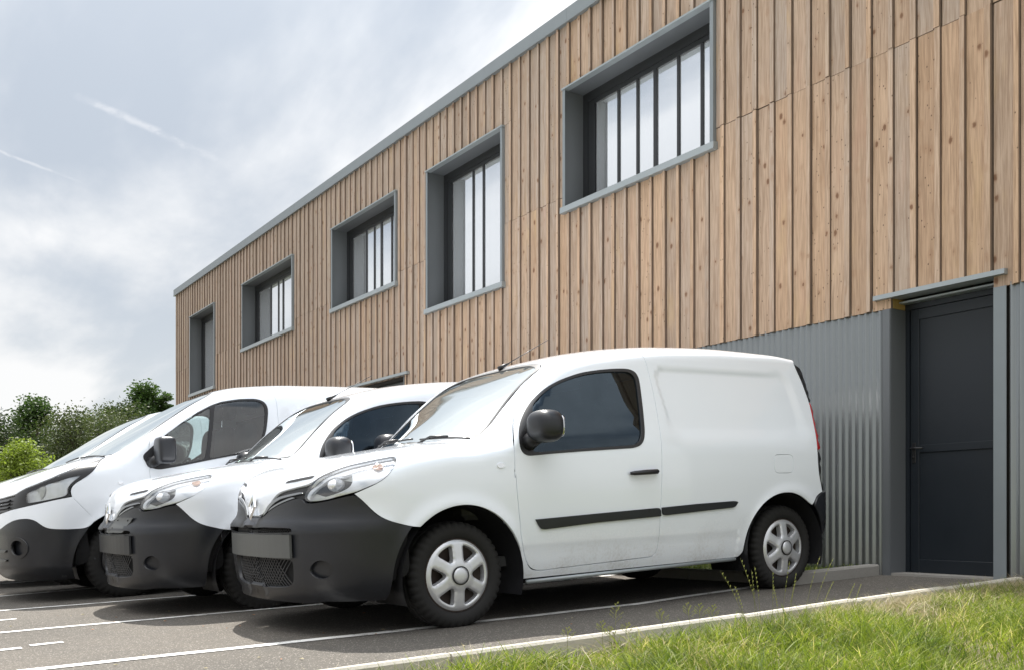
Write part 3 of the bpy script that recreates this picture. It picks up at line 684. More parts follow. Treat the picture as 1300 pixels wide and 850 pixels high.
TRAFIC=dict(side=[(.18,.86),(.25,.91),(.32,.94),(.5,.965),(.8,.978),(1.0,.975),(1.2,.955),(1.5,.90),(1.8,.835),(2,.79)],
 top=[(-.97,.72),(-.93,.80),(-.9,.87),(-.85,.945),(-.75,1.05),(-.6,1.115),(-.4,1.185),(-.25,1.232),(-.12,1.29),(0,1.363),(.23,1.50),(.55,1.685),(.76,1.795),(.95,1.875),(1.2,1.93),(1.7,1.965),(2.5,1.975),(3.6,1.965),(4.1,1.93)],
 nose=[(.18,-.84),(.25,-.91),(.32,-.935),(.6,-.94),(.75,-.93),(.9,-.92),(2.1,-.92)],
 rear=[(.2,4.0),(.4,4.06),(1.0,4.06),(1.9,3.95)],
 noseL=[(.2,.46),(1.2,.46)],noseP=[(.2,2.5),(1,2.4)],rearL=.14,
 delta=[(-.95,.28),(-.5,.2),(0,.2),(.5,.18),(.9,.2),(1.3,.24),(4.2,.24)],npow=[(-.95,3.4),(-.6,6.0),(0,6.0),(.6,4.6),(.9,3.6),(1.3,2.9),(4.2,2.8)],
 cowl=[(-.5,0),(-.35,.03),(-.1,.10),(.1,.08),(.4,.03),(.7,0.),(1.0,0)],disp=traf_disp,axh=1.0)
# measured outlines of the panels, in van coordinates: metres behind the front axle, outward from the centre line, up
SMALL = {
    'door': [(0.367, 0.914, 0.819), (0.387, 0.881, 1.046), (0.43, 0.819, 1.142), (0.466, 0.779, 1.201), (0.52, 0.738, 1.271), (0.575, 0.707, 1.332), (0.638, 0.682, 1.392), (0.687, 0.673, 1.433), (0.731, 0.671, 1.465), (0.777, 0.674, 1.494), (0.823, 0.679, 1.517), (0.883, 0.681, 1.54), (0.947, 0.678, 1.562), (1.014, 0.672, 1.579), (1.081, 0.667, 1.594), (1.147, 0.664, 1.606), (1.212, 0.664, 1.615), (1.273, 0.668, 1.622), (1.332, 0.677, 1.626), (1.403, 0.686, 1.629), (1.476, 0.695, 1.631), (1.531, 0.702, 1.63), (1.543, 0.711, 1.623), (1.541, 0.728, 1.599), (1.545, 0.745, 1.551), (1.545, 0.767, 1.476), (1.547, 0.789, 1.402), (1.542, 0.815, 1.318), (1.535, 0.84, 1.234), (1.525, 0.868, 1.141), (1.514, 0.892, 1.048), (1.502, 0.907, 0.947), (1.494, 0.913, 0.846), (1.486, 0.914, 0.758), (1.473, 0.906, 0.57), (1.472, 0.887, 0.428), (1.47, 0.872, 0.357), (1.471, 0.873, 0.359), (1.464, 0.867, 0.332), (1.443, 0.864, 0.319), (1.384, 0.864, 0.318), (1.126, 0.861, 0.31), (0.88, 0.859, 0.303), (0.702, 0.858, 0.297), (0.564, 0.856, 0.292), (0.53, 0.857, 0.294), (0.5, 0.859, 0.303), (0.478, 0.864, 0.319), (0.46, 0.872, 0.346), (0.445, 0.879, 0.374), (0.43, 0.887, 0.412), (0.406, 0.902, 0.501), (0.401, 0.907, 0.571), (0.381, 0.914, 0.763), (0.377, 0.91, 0.912)],
    'window_out': [(0.477, 0.906, 0.963), (0.445, 0.905, 0.969), (0.423, 0.902, 0.991), (0.416, 0.897, 1.023), (0.425, 0.877, 1.083), (0.447, 0.854, 1.131), (0.474, 0.834, 1.174), (0.509, 0.818, 1.219), (0.549, 0.804, 1.264), (0.589, 0.797, 1.302), (0.627, 0.794, 1.331), (0.677, 0.791, 1.366), (0.739, 0.787, 1.399), (0.804, 0.781, 1.427), (0.87, 0.775, 1.449), (0.935, 0.769, 1.469), (1.001, 0.764, 1.485), (1.066, 0.761, 1.496), (1.132, 0.758, 1.506), (1.198, 0.756, 1.514), (1.264, 0.754, 1.52), (1.343, 0.752, 1.524), (1.395, 0.753, 1.521), (1.431, 0.757, 1.508), (1.448, 0.764, 1.485), (1.45, 0.773, 1.457), (1.441, 0.795, 1.383), (1.429, 0.819, 1.305), (1.416, 0.844, 1.222), (1.402, 0.865, 1.15), (1.386, 0.883, 1.088), (1.366, 0.892, 1.048), (1.341, 0.897, 1.026), (1.308, 0.899, 1.014), (1.268, 0.9, 1.008), (1.121, 0.901, 1.001), (0.873, 0.903, 0.989), (0.637, 0.905, 0.975)],
    'window_in': [(0.5, 0.903, 0.983), (0.524, 0.874, 1.121), (0.568, 0.821, 1.263), (0.594, 0.814, 1.288), (0.62, 0.81, 1.309), (0.674, 0.802, 1.347), (0.733, 0.795, 1.38), (0.799, 0.787, 1.408), (0.864, 0.781, 1.431), (0.93, 0.775, 1.45), (0.996, 0.77, 1.466), (1.061, 0.766, 1.479), (1.127, 0.763, 1.488), (1.192, 0.761, 1.496), (1.258, 0.76, 1.501), (1.364, 0.758, 1.505), (1.403, 0.762, 1.493), (1.424, 0.773, 1.458), (1.416, 0.794, 1.387), (1.403, 0.819, 1.304), (1.39, 0.844, 1.221), (1.376, 0.865, 1.149), (1.359, 0.883, 1.088), (1.342, 0.89, 1.058), (1.32, 0.894, 1.04), (1.272, 0.897, 1.026), (1.124, 0.898, 1.019), (0.876, 0.9, 1.006), (0.685, 0.902, 0.993)],
    'molding_front': [(0.503, 0.908, 0.594), (0.96, 0.909, 0.611), (1.475, 0.909, 0.629), (1.476, 0.906, 0.575), (0.961, 0.905, 0.557), (0.539, 0.903, 0.532)],
    'molding_rear': [(1.487, 0.909, 0.629), (1.797, 0.91, 0.642), (2.166, 0.91, 0.651), (2.173, 0.91, 0.642), (2.149, 0.908, 0.608), (1.487, 0.907, 0.577)],
    'fuel': [(2.579, 0.906, 0.959), (2.721, 0.906, 0.959), (2.745, 0.907, 0.952), (2.75, 0.908, 0.939), (2.742, 0.913, 0.855), (2.732, 0.913, 0.838), (2.712, 0.914, 0.832), (2.577, 0.914, 0.834), (2.556, 0.913, 0.843), (2.548, 0.913, 0.857), (2.555, 0.908, 0.94), (2.562, 0.907, 0.953)],
    'sideind': [(0.245, 0.91, 0.911), (0.253, 0.909, 0.921), (0.272, 0.909, 0.926), (0.296, 0.909, 0.923), (0.304, 0.91, 0.912), (0.298, 0.911, 0.899), (0.275, 0.911, 0.894), (0.252, 0.911, 0.898)],
    'handle': [(1.221, 0.913, 0.849), (1.258, 0.913, 0.862), (1.449, 0.912, 0.871), (1.454, 0.913, 0.855), (1.44, 0.913, 0.845), (1.256, 0.913, 0.836)],
    'handle_cup': [(1.264, 0.913, 0.86), (1.279, 0.911, 0.884), (1.313, 0.911, 0.899), (1.339, 0.911, 0.898), (1.37, 0.911, 0.883), (1.378, 0.912, 0.863), (1.376, 0.913, 0.838), (1.352, 0.914, 0.814), (1.319, 0.914, 0.805), (1.287, 0.914, 0.812), (1.266, 0.913, 0.835)],
    'headlight': [(-0.763, 0.555, 0.749), (-0.763, 0.551, 0.767), (-0.757, 0.558, 0.791), (-0.748, 0.569, 0.811), (-0.738, 0.581, 0.828), (-0.721, 0.596, 0.85), (-0.703, 0.609, 0.868), (-0.68, 0.631, 0.883), (-0.658, 0.654, 0.893), (-0.615, 0.682, 0.912), (-0.571, 0.709, 0.927), (-0.52, 0.739, 0.939), (-0.465, 0.761, 0.95), (-0.414, 0.773, 0.96), (-0.364, 0.786, 0.969), (-0.331, 0.797, 0.973), (-0.334, 0.816, 0.966), (-0.349, 0.845, 0.95), (-0.368, 0.869, 0.929), (-0.389, 0.886, 0.908), (-0.413, 0.899, 0.881), (-0.436, 0.903, 0.859), (-0.467, 0.899, 0.838), (-0.496, 0.891, 0.823), (-0.534, 0.874, 0.805), (-0.569, 0.852, 0.79), (-0.596, 0.831, 0.779), (-0.621, 0.806, 0.771), (-0.645, 0.779, 0.764), (-0.674, 0.741, 0.754), (-0.701, 0.699, 0.746), (-0.725, 0.651, 0.74), (-0.746, 0.604, 0.736), (-0.758, 0.573, 0.739)],
    'lamp_lens': [(-0.756, 0.575, 0.754), (-0.754, 0.572, 0.784), (-0.734, 0.594, 0.825), (-0.701, 0.626, 0.862), (-0.651, 0.68, 0.888), (-0.602, 0.734, 0.902), (-0.567, 0.758, 0.914), (-0.576, 0.791, 0.892), (-0.594, 0.816, 0.849), (-0.61, 0.815, 0.812), (-0.633, 0.794, 0.785), (-0.668, 0.75, 0.766), (-0.711, 0.681, 0.754), (-0.739, 0.62, 0.744)],
    'bumper_edge': [(-0.305, 0.917, 0.59), (-0.357, 0.909, 0.603), (-0.402, 0.908, 0.617), (-0.437, 0.905, 0.627), (-0.466, 0.899, 0.639), (-0.485, 0.892, 0.651), (-0.5, 0.886, 0.661), (-0.521, 0.875, 0.687), (-0.542, 0.864, 0.714), (-0.563, 0.853, 0.742), (-0.58, 0.842, 0.761), (-0.596, 0.83, 0.774), (-0.621, 0.806, 0.766), (-0.645, 0.779, 0.759), (-0.674, 0.741, 0.749), (-0.701, 0.698, 0.741), (-0.726, 0.651, 0.735), (-0.749, 0.598, 0.73), (-0.763, 0.557, 0.736)],
    'grille_low': [(-0.767, 0.536, 0.768), (-0.786, 0.47, 0.759), (-0.804, 0.396, 0.745), (-0.819, 0.313, 0.727), (-0.827, 0.259, 0.712), (-0.833, 0.212, 0.698), (-0.84, 0.164, 0.677), (-0.844, 0.135, 0.664)],
    'bumper_arch': [(-0.305, 0.917, 0.59), (-0.333, 0.915, 0.556), (-0.361, 0.911, 0.511), (-0.384, 0.905, 0.466), (-0.401, 0.899, 0.416), (-0.408, 0.892, 0.375), (-0.411, 0.887, 0.349), (-0.413, 0.871, 0.29), (-0.409, 0.836, 0.237), (-0.412, 0.818, 0.21), (-0.425, 0.808, 0.2)],
    'slot1': [(-0.787, 0.302, 0.844), (-0.76, 0.434, 0.856), (-0.704, 0.591, 0.874), (-0.711, 0.599, 0.862), (-0.764, 0.445, 0.845), (-0.788, 0.308, 0.843)],
    'slot2': [(-0.844, 0.102, 0.673), (-0.836, 0.158, 0.713), (-0.829, 0.206, 0.757), (-0.817, 0.265, 0.787), (-0.785, 0.425, 0.809), (-0.747, 0.559, 0.821), (-0.758, 0.55, 0.794), (-0.79, 0.436, 0.783), (-0.816, 0.31, 0.76), (-0.828, 0.238, 0.73), (-0.839, 0.162, 0.686)],
    'chrome2': [(-0.843, 0.134, 0.669), (-0.834, 0.179, 0.722), (-0.825, 0.246, 0.752), (-0.812, 0.325, 0.773), (-0.79, 0.435, 0.785), (-0.76, 0.544, 0.795), (-0.762, 0.544, 0.786), (-0.791, 0.438, 0.774), (-0.812, 0.336, 0.761), (-0.824, 0.266, 0.74), (-0.833, 0.204, 0.711), (-0.84, 0.164, 0.679)],
    'badge': [(-0.826, -0.035, 0.797), (-0.839, 0.091, 0.745), (-0.841, 0.153, 0.678), (-0.852, 0.09, 0.646), (-0.851, -0.02, 0.651), (-0.841, -0.069, 0.706), (-0.837, -0.119, 0.748)],
    'fog': [(-0.777, 0.61, 0.371), (-0.773, 0.625, 0.401), (-0.761, 0.651, 0.422), (-0.74, 0.688, 0.43), (-0.718, 0.72, 0.423), (-0.7, 0.738, 0.396), (-0.695, 0.74, 0.373), (-0.701, 0.726, 0.346), (-0.718, 0.7, 0.329), (-0.737, 0.67, 0.325), (-0.758, 0.637, 0.335), (-0.771, 0.616, 0.35)],
    'plate': [(-0.819, 0.522, 0.561), (-0.821, 0.509, 0.433), (-0.82, 0.517, 0.497)],
    'lowgrille': [(-0.814, 0.53, 0.434), (-0.823, 0.492, 0.386), (-0.818, 0.48, 0.299), (-0.82, 0.45, 0.276), (-0.827, 0.407, 0.265)],
    'uppergrille': [(-0.806, 0.549, 0.599), (-0.808, 0.553, 0.574), (-0.853, 0.344, 0.599), (-0.857, 0.352, 0.573)],
    'wscorner': [(0.822, 0.589, 1.536), (0.829, 0.503, 1.549), (0.644, 0.589, 1.414), (0.475, 0.627, 1.262), (0.36, 0.659, 1.149), (0.317, 0.656, 1.116), (0.267, 0.629, 1.09)],
    'hoodedge': [(0.267, 0.629, 1.09), (0.174, 0.602, 1.068), (0.046, 0.638, 1.05), (-0.098, 0.712, 1.028), (-0.216, 0.745, 1.006), (-0.305, 0.764, 0.988), (-0.32, 0.79, 0.978)],
    'pillarseam': [(0.426, 0.825, 1.135), (0.364, 0.653, 1.154)],
    'recess_top': [(1.679, 0.741, 1.536), (2.112, 0.742, 1.555), (2.726, 0.742, 1.525)],
    'taillamp': [(3.068, 0.813, 1.322), (3.058, 0.859, 1.169), (3.037, 0.903, 0.988)],
    'arch_f': [(-0.302, 0.917, 0.592), (-0.253, 0.919, 0.637), (-0.177, 0.922, 0.677), (-0.089, 0.924, 0.696), (0, 0.924, 0.697), (0.08, 0.923, 0.683), (0.162, 0.919, 0.64), (0.234, 0.914, 0.583), (0.296, 0.905, 0.504), (0.33, 0.895, 0.432), (0.346, 0.878, 0.339), (0.365, 0.83, 0.233)],
    'arch_r': [(2.256, 0.868, 0.296), (2.293, 0.901, 0.479), (2.377, 0.914, 0.595), (2.493, 0.921, 0.666), (2.615, 0.924, 0.696), (2.714, 0.923, 0.688), (2.821, 0.915, 0.637), (2.855, 0.909, 0.598)],
    'rearbumper': [(2.849, 0.916, 0.632), (2.985, 0.912, 0.667), (3.058, 0.912, 0.692)],
    'sill': [(0.377, 0.831, 0.235), (0.578, 0.833, 0.238), (1.017, 0.837, 0.246), (1.811, 0.846, 0.265)],
}
LARGE = {
    'window_out': [(0.144, 0.951, 1.229), (0.172, 0.959, 1.167), (0.215, 0.965, 1.121), (0.281, 0.967, 1.106), (0.474, 0.963, 1.138), (0.686, 0.958, 1.18), (0.919, 0.952, 1.222), (1.099, 0.947, 1.253), (1.226, 0.935, 1.327), (1.287, 0.908, 1.462), (1.317, 0.88, 1.598), (1.331, 0.863, 1.674), (1.317, 0.853, 1.719), (1.283, 0.843, 1.749), (1.218, 0.834, 1.766), (1.066, 0.837, 1.759), (0.886, 0.845, 1.727), (0.779, 0.856, 1.684), (0.657, 0.875, 1.616), (0.507, 0.896, 1.519), (0.36, 0.918, 1.411), (0.229, 0.938, 1.305)],
    'glass_front': [(0.375, 0.915, 1.426), (0.506, 0.897, 1.512), (0.655, 0.879, 1.598), (0.786, 0.86, 1.677), (0.696, 0.953, 1.216), (0.68, 0.956, 1.195), (0.475, 0.961, 1.157), (0.365, 0.962, 1.147)],
    'glass_rear': [(0.826, 0.855, 1.696), (0.898, 0.851, 1.717), (1.063, 0.844, 1.743), (1.214, 0.843, 1.749), (1.27, 0.849, 1.733), (1.298, 0.858, 1.696), (1.293, 0.873, 1.628), (1.266, 0.905, 1.477), (1.222, 0.929, 1.357), (1.101, 0.944, 1.275), (0.92, 0.95, 1.235), (0.73, 0.955, 1.2)],
    'headlight': [(-0.844, 0.653, 0.796), (-0.839, 0.632, 0.866), (-0.82, 0.645, 0.925), (-0.773, 0.762, 0.961), (-0.692, 0.881, 0.995), (-0.581, 0.949, 1.04), (-0.457, 0.948, 1.101), (-0.305, 0.87, 1.169), (-0.111, 0.615, 1.255), (-0.172, 0.838, 1.196), (-0.249, 0.961, 1.108), (-0.316, 0.972, 1.051), (-0.379, 0.974, 1.019), (-0.43, 0.975, 0.987), (-0.453, 0.976, 0.955), (-0.457, 0.977, 0.928), (-0.434, 0.977, 0.891), (-0.531, 0.973, 0.875), (-0.679, 0.909, 0.841), (-0.782, 0.788, 0.816)],
    'lens': [(-0.766, 0.81, 0.841), (-0.762, 0.804, 0.927), (-0.673, 0.906, 0.981), (-0.56, 0.963, 1.017), (-0.401, 0.969, 1.066), (-0.339, 0.968, 1.078), (-0.441, 0.975, 1.001), (-0.468, 0.976, 0.955), (-0.458, 0.977, 0.909), (-0.507, 0.976, 0.89), (-0.645, 0.932, 0.862)],
    'black_edge': [(-0.265, 0.986, 0.683), (-0.304, 0.985, 0.638), (-0.335, 0.982, 0.619), (-0.481, 0.972, 0.617), (-0.622, 0.95, 0.626), (-0.655, 0.935, 0.64), (-0.686, 0.914, 0.674), (-0.711, 0.891, 0.704), (-0.747, 0.851, 0.716), (-0.797, 0.777, 0.718), (-0.84, 0.688, 0.709), (-0.881, 0.568, 0.681), (-0.921, 0.369, 0.627)],
    'sideind': [(-0.076, 0.975, 1.002), (-0.046, 0.974, 1.015), (-0.015, 0.975, 0.998), (-0.048, 0.975, 0.983)],
    'fendercut': [(-0.434, 0.977, 0.888), (-0.387, 0.978, 0.834), (-0.316, 0.978, 0.752), (-0.258, 0.986, 0.682)],
    'doorseam': [(0.216, 0.919, 1.355), (0.203, 0.974, 1.028), (0.232, 0.781, 1.441), (0.231, 0.811, 1.432)],
    'rdoor': [(1.408, 0.763, 1.847), (1.412, 0.849, 1.737), (1.405, 0.883, 1.584)],
    'wsedge': [(0.801, 0.65, 1.792), (0.466, 0.8, 1.59), (0.227, 0.799, 1.433), (0.057, 0.765, 1.323), (-0.112, 0.608, 1.255)],
    'hoodedge': [(-0.112, 0.608, 1.255), (-0.276, 0.421, 1.217)],
    'slats': [(-0.902, 0.271, 0.845), (-0.844, 0.62, 0.859), (-0.884, 0.519, 0.761), (-0.916, 0.352, 0.708)],
    'foghous': [(-0.924, 0.352, 0.518), (-0.877, 0.598, 0.567), (-0.812, 0.76, 0.573), (-0.744, 0.856, 0.506), (-0.694, 0.89, 0.386), (-0.879, 0.582, 0.453), (-0.849, 0.673, 0.441)],
    'arch': [(-0.265, 0.986, 0.683), (-0.323, 0.984, 0.619), (-0.4, 0.976, 0.503), (-0.439, 0.964, 0.399), (-0.452, 0.944, 0.306)],
    'rwin': [(1.53, 0.861, 1.678), (1.56, 0.85, 1.733), (1.62, 0.841, 1.765), (1.782, 0.84, 1.77)],
}

# ------------------------------------------------------------------ panels pressed onto a body shape
def full(half): return half + [(u, -w_, h) for u, w_, h in reversed(half) if w_ > 1e-6]
def smooth2(P, sp, closed):
    P = np.array(P, float)
    if closed: P = np.vstack([P, P[:1]])
    d = np.r_[0, np.cumsum(np.hypot(*np.diff(P, axis=0).T))]
    k = np.r_[True, np.diff(d) > 1e-6]; P, d = P[k], d[k]
    n = max(2, int(d[-1] / sp)); t = np.linspace(0, d[-1], n + 1)
    Q = np.stack([np.interp(t, d, P[:, 0]), np.interp(t, d, P[:, 1])], 1)
    for _ in range(5):
        if closed:
            Q = Q[:-1]; Q = .5 * Q + .25 * (np.roll(Q, 1, 0) + np.roll(Q, -1, 0)); Q = np.vstack([Q, Q[:1]])
        elif len(Q) > 2: Q[1:-1] = .5 * Q[1:-1] + .25 * (Q[:-2] + Q[2:])
    return Q[:-1]
def mkloop(S, ch, pieces, sp):
    """pieces: one closed list, or several open lists meeting in sharp corners"""
    if not isinstance(pieces[0], list): return smooth2(S.to2(ch, np.array(pieces)), sp, True)
    out = []
    for k, p in enumerate(pieces):
        nx = pieces[(k + 1) % len(pieces)][0]
        out.append(smooth2(S.to2(ch, np.array(p + [nx] if np.linalg.norm(np.subtract(p[-1], nx)) > .002 else p)), sp, False))
    return np.vstack(out)
def area(L): return .5 * np.sum(L[:, 0] * np.roll(L[:, 1], -1) - np.roll(L[:, 0], -1) * L[:, 1])
def offs(L, d_):
    if area(L) < 0: L = L[::-1]
    t = np.roll(L, -1, 0) - np.roll(L, 1, 0); t /= np.maximum(np.linalg.norm(t, axis=1, keepdims=True), 1e-9)
    return L + np.stack([t[:, 1], -t[:, 0]], 1) * d_
def inside(P, L):
    x, y = P[:, 0], P[:, 1]; r_ = np.zeros(len(P), bool); A = L; B = np.roll(L, -1, 0)
    for (x0, y0), (x1, y1) in zip(A, B):
        if y0 == y1: continue
        c = ((y0 > y) != (y1 > y)); r_ ^= c & (x < (x1 - x0) * (y - y0) / (y1 - y0) + x0)
    return r_
def panel(S, ch, outer, holes=(), sp=.03, off=0.0, fl=.02, raw=False):
    L = [outer if area(outer) > 0 else outer[::-1]] + [h if area(h) < 0 else h[::-1] for h in holes]
    lo, hi = L[0].min(0), L[0].max(0)
    gx, gy = np.arange(lo[0] + sp / 2, hi[0], sp), np.arange(lo[1] + sp / 2, hi[1], sp)
    G = np.stack(np.meshgrid(gx, gy), -1).reshape(-1, 2); G[:, 0] += np.where((np.round((G[:, 1] - lo[1]) / sp - .5) % 2) > 0, sp * .5, 0)
    ok = inside(G, L[0])
    for h in L[1:]: ok &= ~inside(G, h)
    G = G[ok]; B = np.vstack(L)
    if len(G):
        dm = np.full(len(G), 9.)
        for k in range(0, len(B), 400): dm = np.minimum(dm, np.sqrt(((G[:, None] - B[None, k:k + 400]) ** 2).sum(-1)).min(1))
        G = G[dm > sp * .45]
    P2 = np.vstack([B, G]); E = []; b = 0
    for l in L: E += [(b + k, b + (k + 1) % len(l)) for k in range(len(l))]; b += len(l)
    r_ = delaunay_2d_cdt([Vector(p) for p in P2], E, [], 0, 1e-6, True)
    V2 = np.array([tuple(v) for v in r_[0]]); T_ = np.array([f for f in r_[2] if len(f) == 3])
    cen = V2[T_].mean(1); ok = inside(cen, L[0])
    for h in L[1:]: ok &= ~inside(cen, h)
    T_ = T_[ok]
    V = S.from2(ch, V2); Nn = S.normal(V)
    of = off(V) if callable(off) else off
    V = V + Nn * (of[:, None] if hasattr(of, '__len__') else of)
    X = np.stack([V[:, 1], V[:, 0], V[:, 2]], 1); Y = np.stack([Nn[:, 1], Nn[:, 0], Nn[:, 2]], 1)
    a = X[T_]; fn = np.cross(a[:, 1] - a[:, 0], a[:, 2] - a[:, 0]); fl_ = (fn * Y[T_].mean(1)).sum(1) < 0
    T_[fl_] = T_[fl_][:, ::-1]; F = [tuple(map(int, t)) for t in T_]
    if fl:
        for l in L:
            p = S.from2(ch, l); n_ = S.normal(p)
            of = off(p) if callable(off) else off
            p = p + n_ * (of[:, None] if hasattr(of, '__len__') else of)
            t = np.roll(p, -1, 0) - np.roll(p, 1, 0); sd = np.cross(t, n_); sd /= np.maximum(np.linalg.norm(sd, axis=1, keepdims=True), 1e-9)
            # loops run counter-clockwise round the panel in the chart; find out which way that is in space
            k0 = len(X); m = len(l); lowp = p - n_ * fl
            q2 = S.from2(ch, l + np.stack([np.roll(l, -1, 0)[:, 1] - np.roll(l, 1, 0)[:, 1], -(np.roll(l, -1, 0)[:, 0] - np.roll(l, 1, 0)[:, 0])], 1) * .1)
            if ((q2 - S.from2(ch, l)) * sd).sum() < 0: sd = -sd
            sw = lambda z_: np.stack([z_[:, 1], z_[:, 0], z_[:, 2]], 1)
            X = np.vstack([X, sw(p), sw(lowp)]); Y = np.vstack([Y, sw(.7 * sd + .5 * n_), sw(sd)])
            for k in range(m):
                f = (k0 + k, k0 + (k + 1) % m, k0 + m + (k + 1) % m, k0 + m + k)
                g = np.cross(X[f[1]] - X[f[0]], X[f[2]] - X[f[0]])
                F.append(f if g @ Y[f[2]] > 0 else f[::-1])
        Y = Y / np.maximum(np.linalg.norm(Y, axis=1, keepdims=True), 1e-9)
    return X, F, Y
def mirrored(P): return P[0] * (-1, 1, 1), [f[::-1] for f in P[1]], P[2] * (-1, 1, 1)
def joined(*Ps):
    b = 0; X, F, Y = [], [], []
    for p in Ps: X.append(p[0]); Y.append(p[2]); F += [tuple(b + k for k in f) for f in p[1]]; b += len(p[0])
    return np.vstack(X), F, np.vstack(Y)
def pobj(name, P, m, parent, **kw): return inst(name, mesh(name, P[0], P[1], m, True, P[2]), parent, **kw)
def pair(name, P, m, parents):
    """the same panel on both sides of the vehicle"""
    return [pobj(name, q, m, p) for q, p in zip((P, mirrored(P)), parents)]
def circ(c, r, a0, a1, n, wv):
    return [(c[0] + r * math.cos(a0 + (a1 - a0) * k / n), wv, c[1] + r * math.sin(a0 + (a1 - a0) * k / n)) for k in range(n + 1)]

# ------------------------------------------------------------------ wheel (tyre, cover, hub) shared by the small vans
def tyre_mesh(R_, hw, rb, nm):
    prof = [(-hw * .72, rb), (-hw * .98, rb + .03), (-hw * 1.02, (rb + R_) / 2), (-hw * .93, R_ - .022), (-hw * .80, R_ - .006), (-hw * .62, R_), (-hw * .34, R_ + .001), (-hw * .32, R_ - .007), (-hw * .26, R_ - .007), (-hw * .24, R_ + .001),
            (hw * .24, R_ + .001), (hw * .26, R_ - .007), (hw * .32, R_ - .007), (hw * .34, R_ + .001), (hw * .62, R_), (hw * .80, R_ - .006), (hw * .93, R_ - .022), (hw * 1.02, (rb + R_) / 2), (hw * .99, rb + .035), (hw * .96, rb + .012), (hw * .72, rb)]
    n = 168
    def fn(k, j, t, r):
        if 3 <= j <= 5 or 14 <= j <= 16: r -= .011 if (k % 4 == 0) else 0
        if j in (6, 9, 10, 13): t += .004 * math.sin(2 * math.pi * k / 8)
        return t, r
    return MB().lathe(prof, n, fn=fn).me(nm, M['rubber'])
def cover_mesh(rc=.207, nsp=6):
    """stamped cover with six straight spokes, domed a little"""
    L = [np.array([(rc * math.cos(a), rc * math.sin(a)) for a in np.linspace(0, 2 * math.pi, 96, endpoint=False)])]
    dome = lambda q: .030 - .020 * (np.hypot(q[:, 0], q[:, 1]) / rc) ** 2.2 - .012 * sst(.185, .207, np.hypot(q[:, 0], q[:, 1])) + .006 * sst(.10, .06, np.hypot(q[:, 0], q[:, 1]))
    hw = .031
    for s_ in range(nsp):
        a = math.pi / 2 + (s_ + .5) * 2 * math.pi / nsp; half = math.pi / nsp
        def lr(r, sg): return a + sg * (half - math.asin(min(.99, (hw + .004 * r / .2) / r)))
        pts = [(r * math.cos(lr(r, -1)), r * math.sin(lr(r, -1))) for r in (.092, .11, .13, .15, .165)]
        aa = np.linspace(lr(.172, -1), lr(.172, 1), 9); pts += [(.173 * math.cos(q_), .173 * math.sin(q_)) for q_ in aa]
        pts += [(r * math.cos(lr(r, 1)), r * math.sin(lr(r, 1))) for r in (.165, .15, .13, .11, .092)]
        r0 = .080; pts += [(r0 * math.cos(a), r0 * math.sin(a))]
        L.append(smooth2(np.array(pts), .006, True)[::-1])
    pts = [np.array([(r * math.cos(t), r * math.sin(t)) for t in np.linspace(0, 2 * math.pi, max(6, int(2 * math.pi * r / .012)), endpoint=False)]) for r in np.arange(.01, .205, .012)]
    G = np.vstack(pts); ok = np.ones(len(G), bool)
    for h in L[1:]: ok &= ~inside(G, h)
    B = np.vstack(L); G = G[ok]; G = G[np.sqrt(((G[:, None] - B[None]) ** 2).sum(-1)).min(1) > .004]
    E = []; b = 0
    for l in L: E += [(b + k, b + (k + 1) % len(l)) for k in range(len(l))]; b += len(l)
    r_ = delaunay_2d_cdt([Vector(p) for p in np.vstack([B, G])], E, [], 0, 1e-7, True)
    V2 = np.array([tuple(v) for v in r_[0]]); T_ = [f for f in r_[2] if len(f) == 3]; cen = np.array([V2[list(f)].mean(0) for f in T_])
    ok = np.hypot(cen[:, 0], cen[:, 1]) < rc
    for h in L[1:]: ok &= ~inside(cen, h)
    z_ = dome(V2); dh = np.full(len(V2), 9.)
    for h in L[1:]: dh = np.minimum(dh, np.sqrt(((V2[:, None] - h[None]) ** 2).sum(-1)).min(1))
    z_ = z_ - .006 * np.clip(1 - dh / .007, 0, 1) ** 2                       # rolled edge round each opening
    V = [(z, p[0], p[1]) for z, p in zip(z_, V2)]; F = [tuple(f) for f, o in zip(T_, ok) if o]
    for h in L:
        k0 = len(V); zz = dome(h) - (.006 if h is not L[0] else 0); m = len(h)
        V += [(z, p[0], p[1]) for z, p in zip(zz, h)]; sc = .985 if h is L[0] else 1.0
        cc = h.mean(0); V += [(z - .035, *(cc + (p - cc) * (sc if h is L[0] else .93))) for z, p in zip(zz, h)]
        F += [(k0 + k, k0 + (k + 1) % m, k0 + m + (k + 1) % m, k0 + m + k) for k in range(m)]
    return mesh('wheel_cover', V, F, M['alloy'], True)
def sst(a, b, x): t = np.clip((x - a) / (b - a), 0, 1); return t * t * (3 - 2 * t)
WH = {}
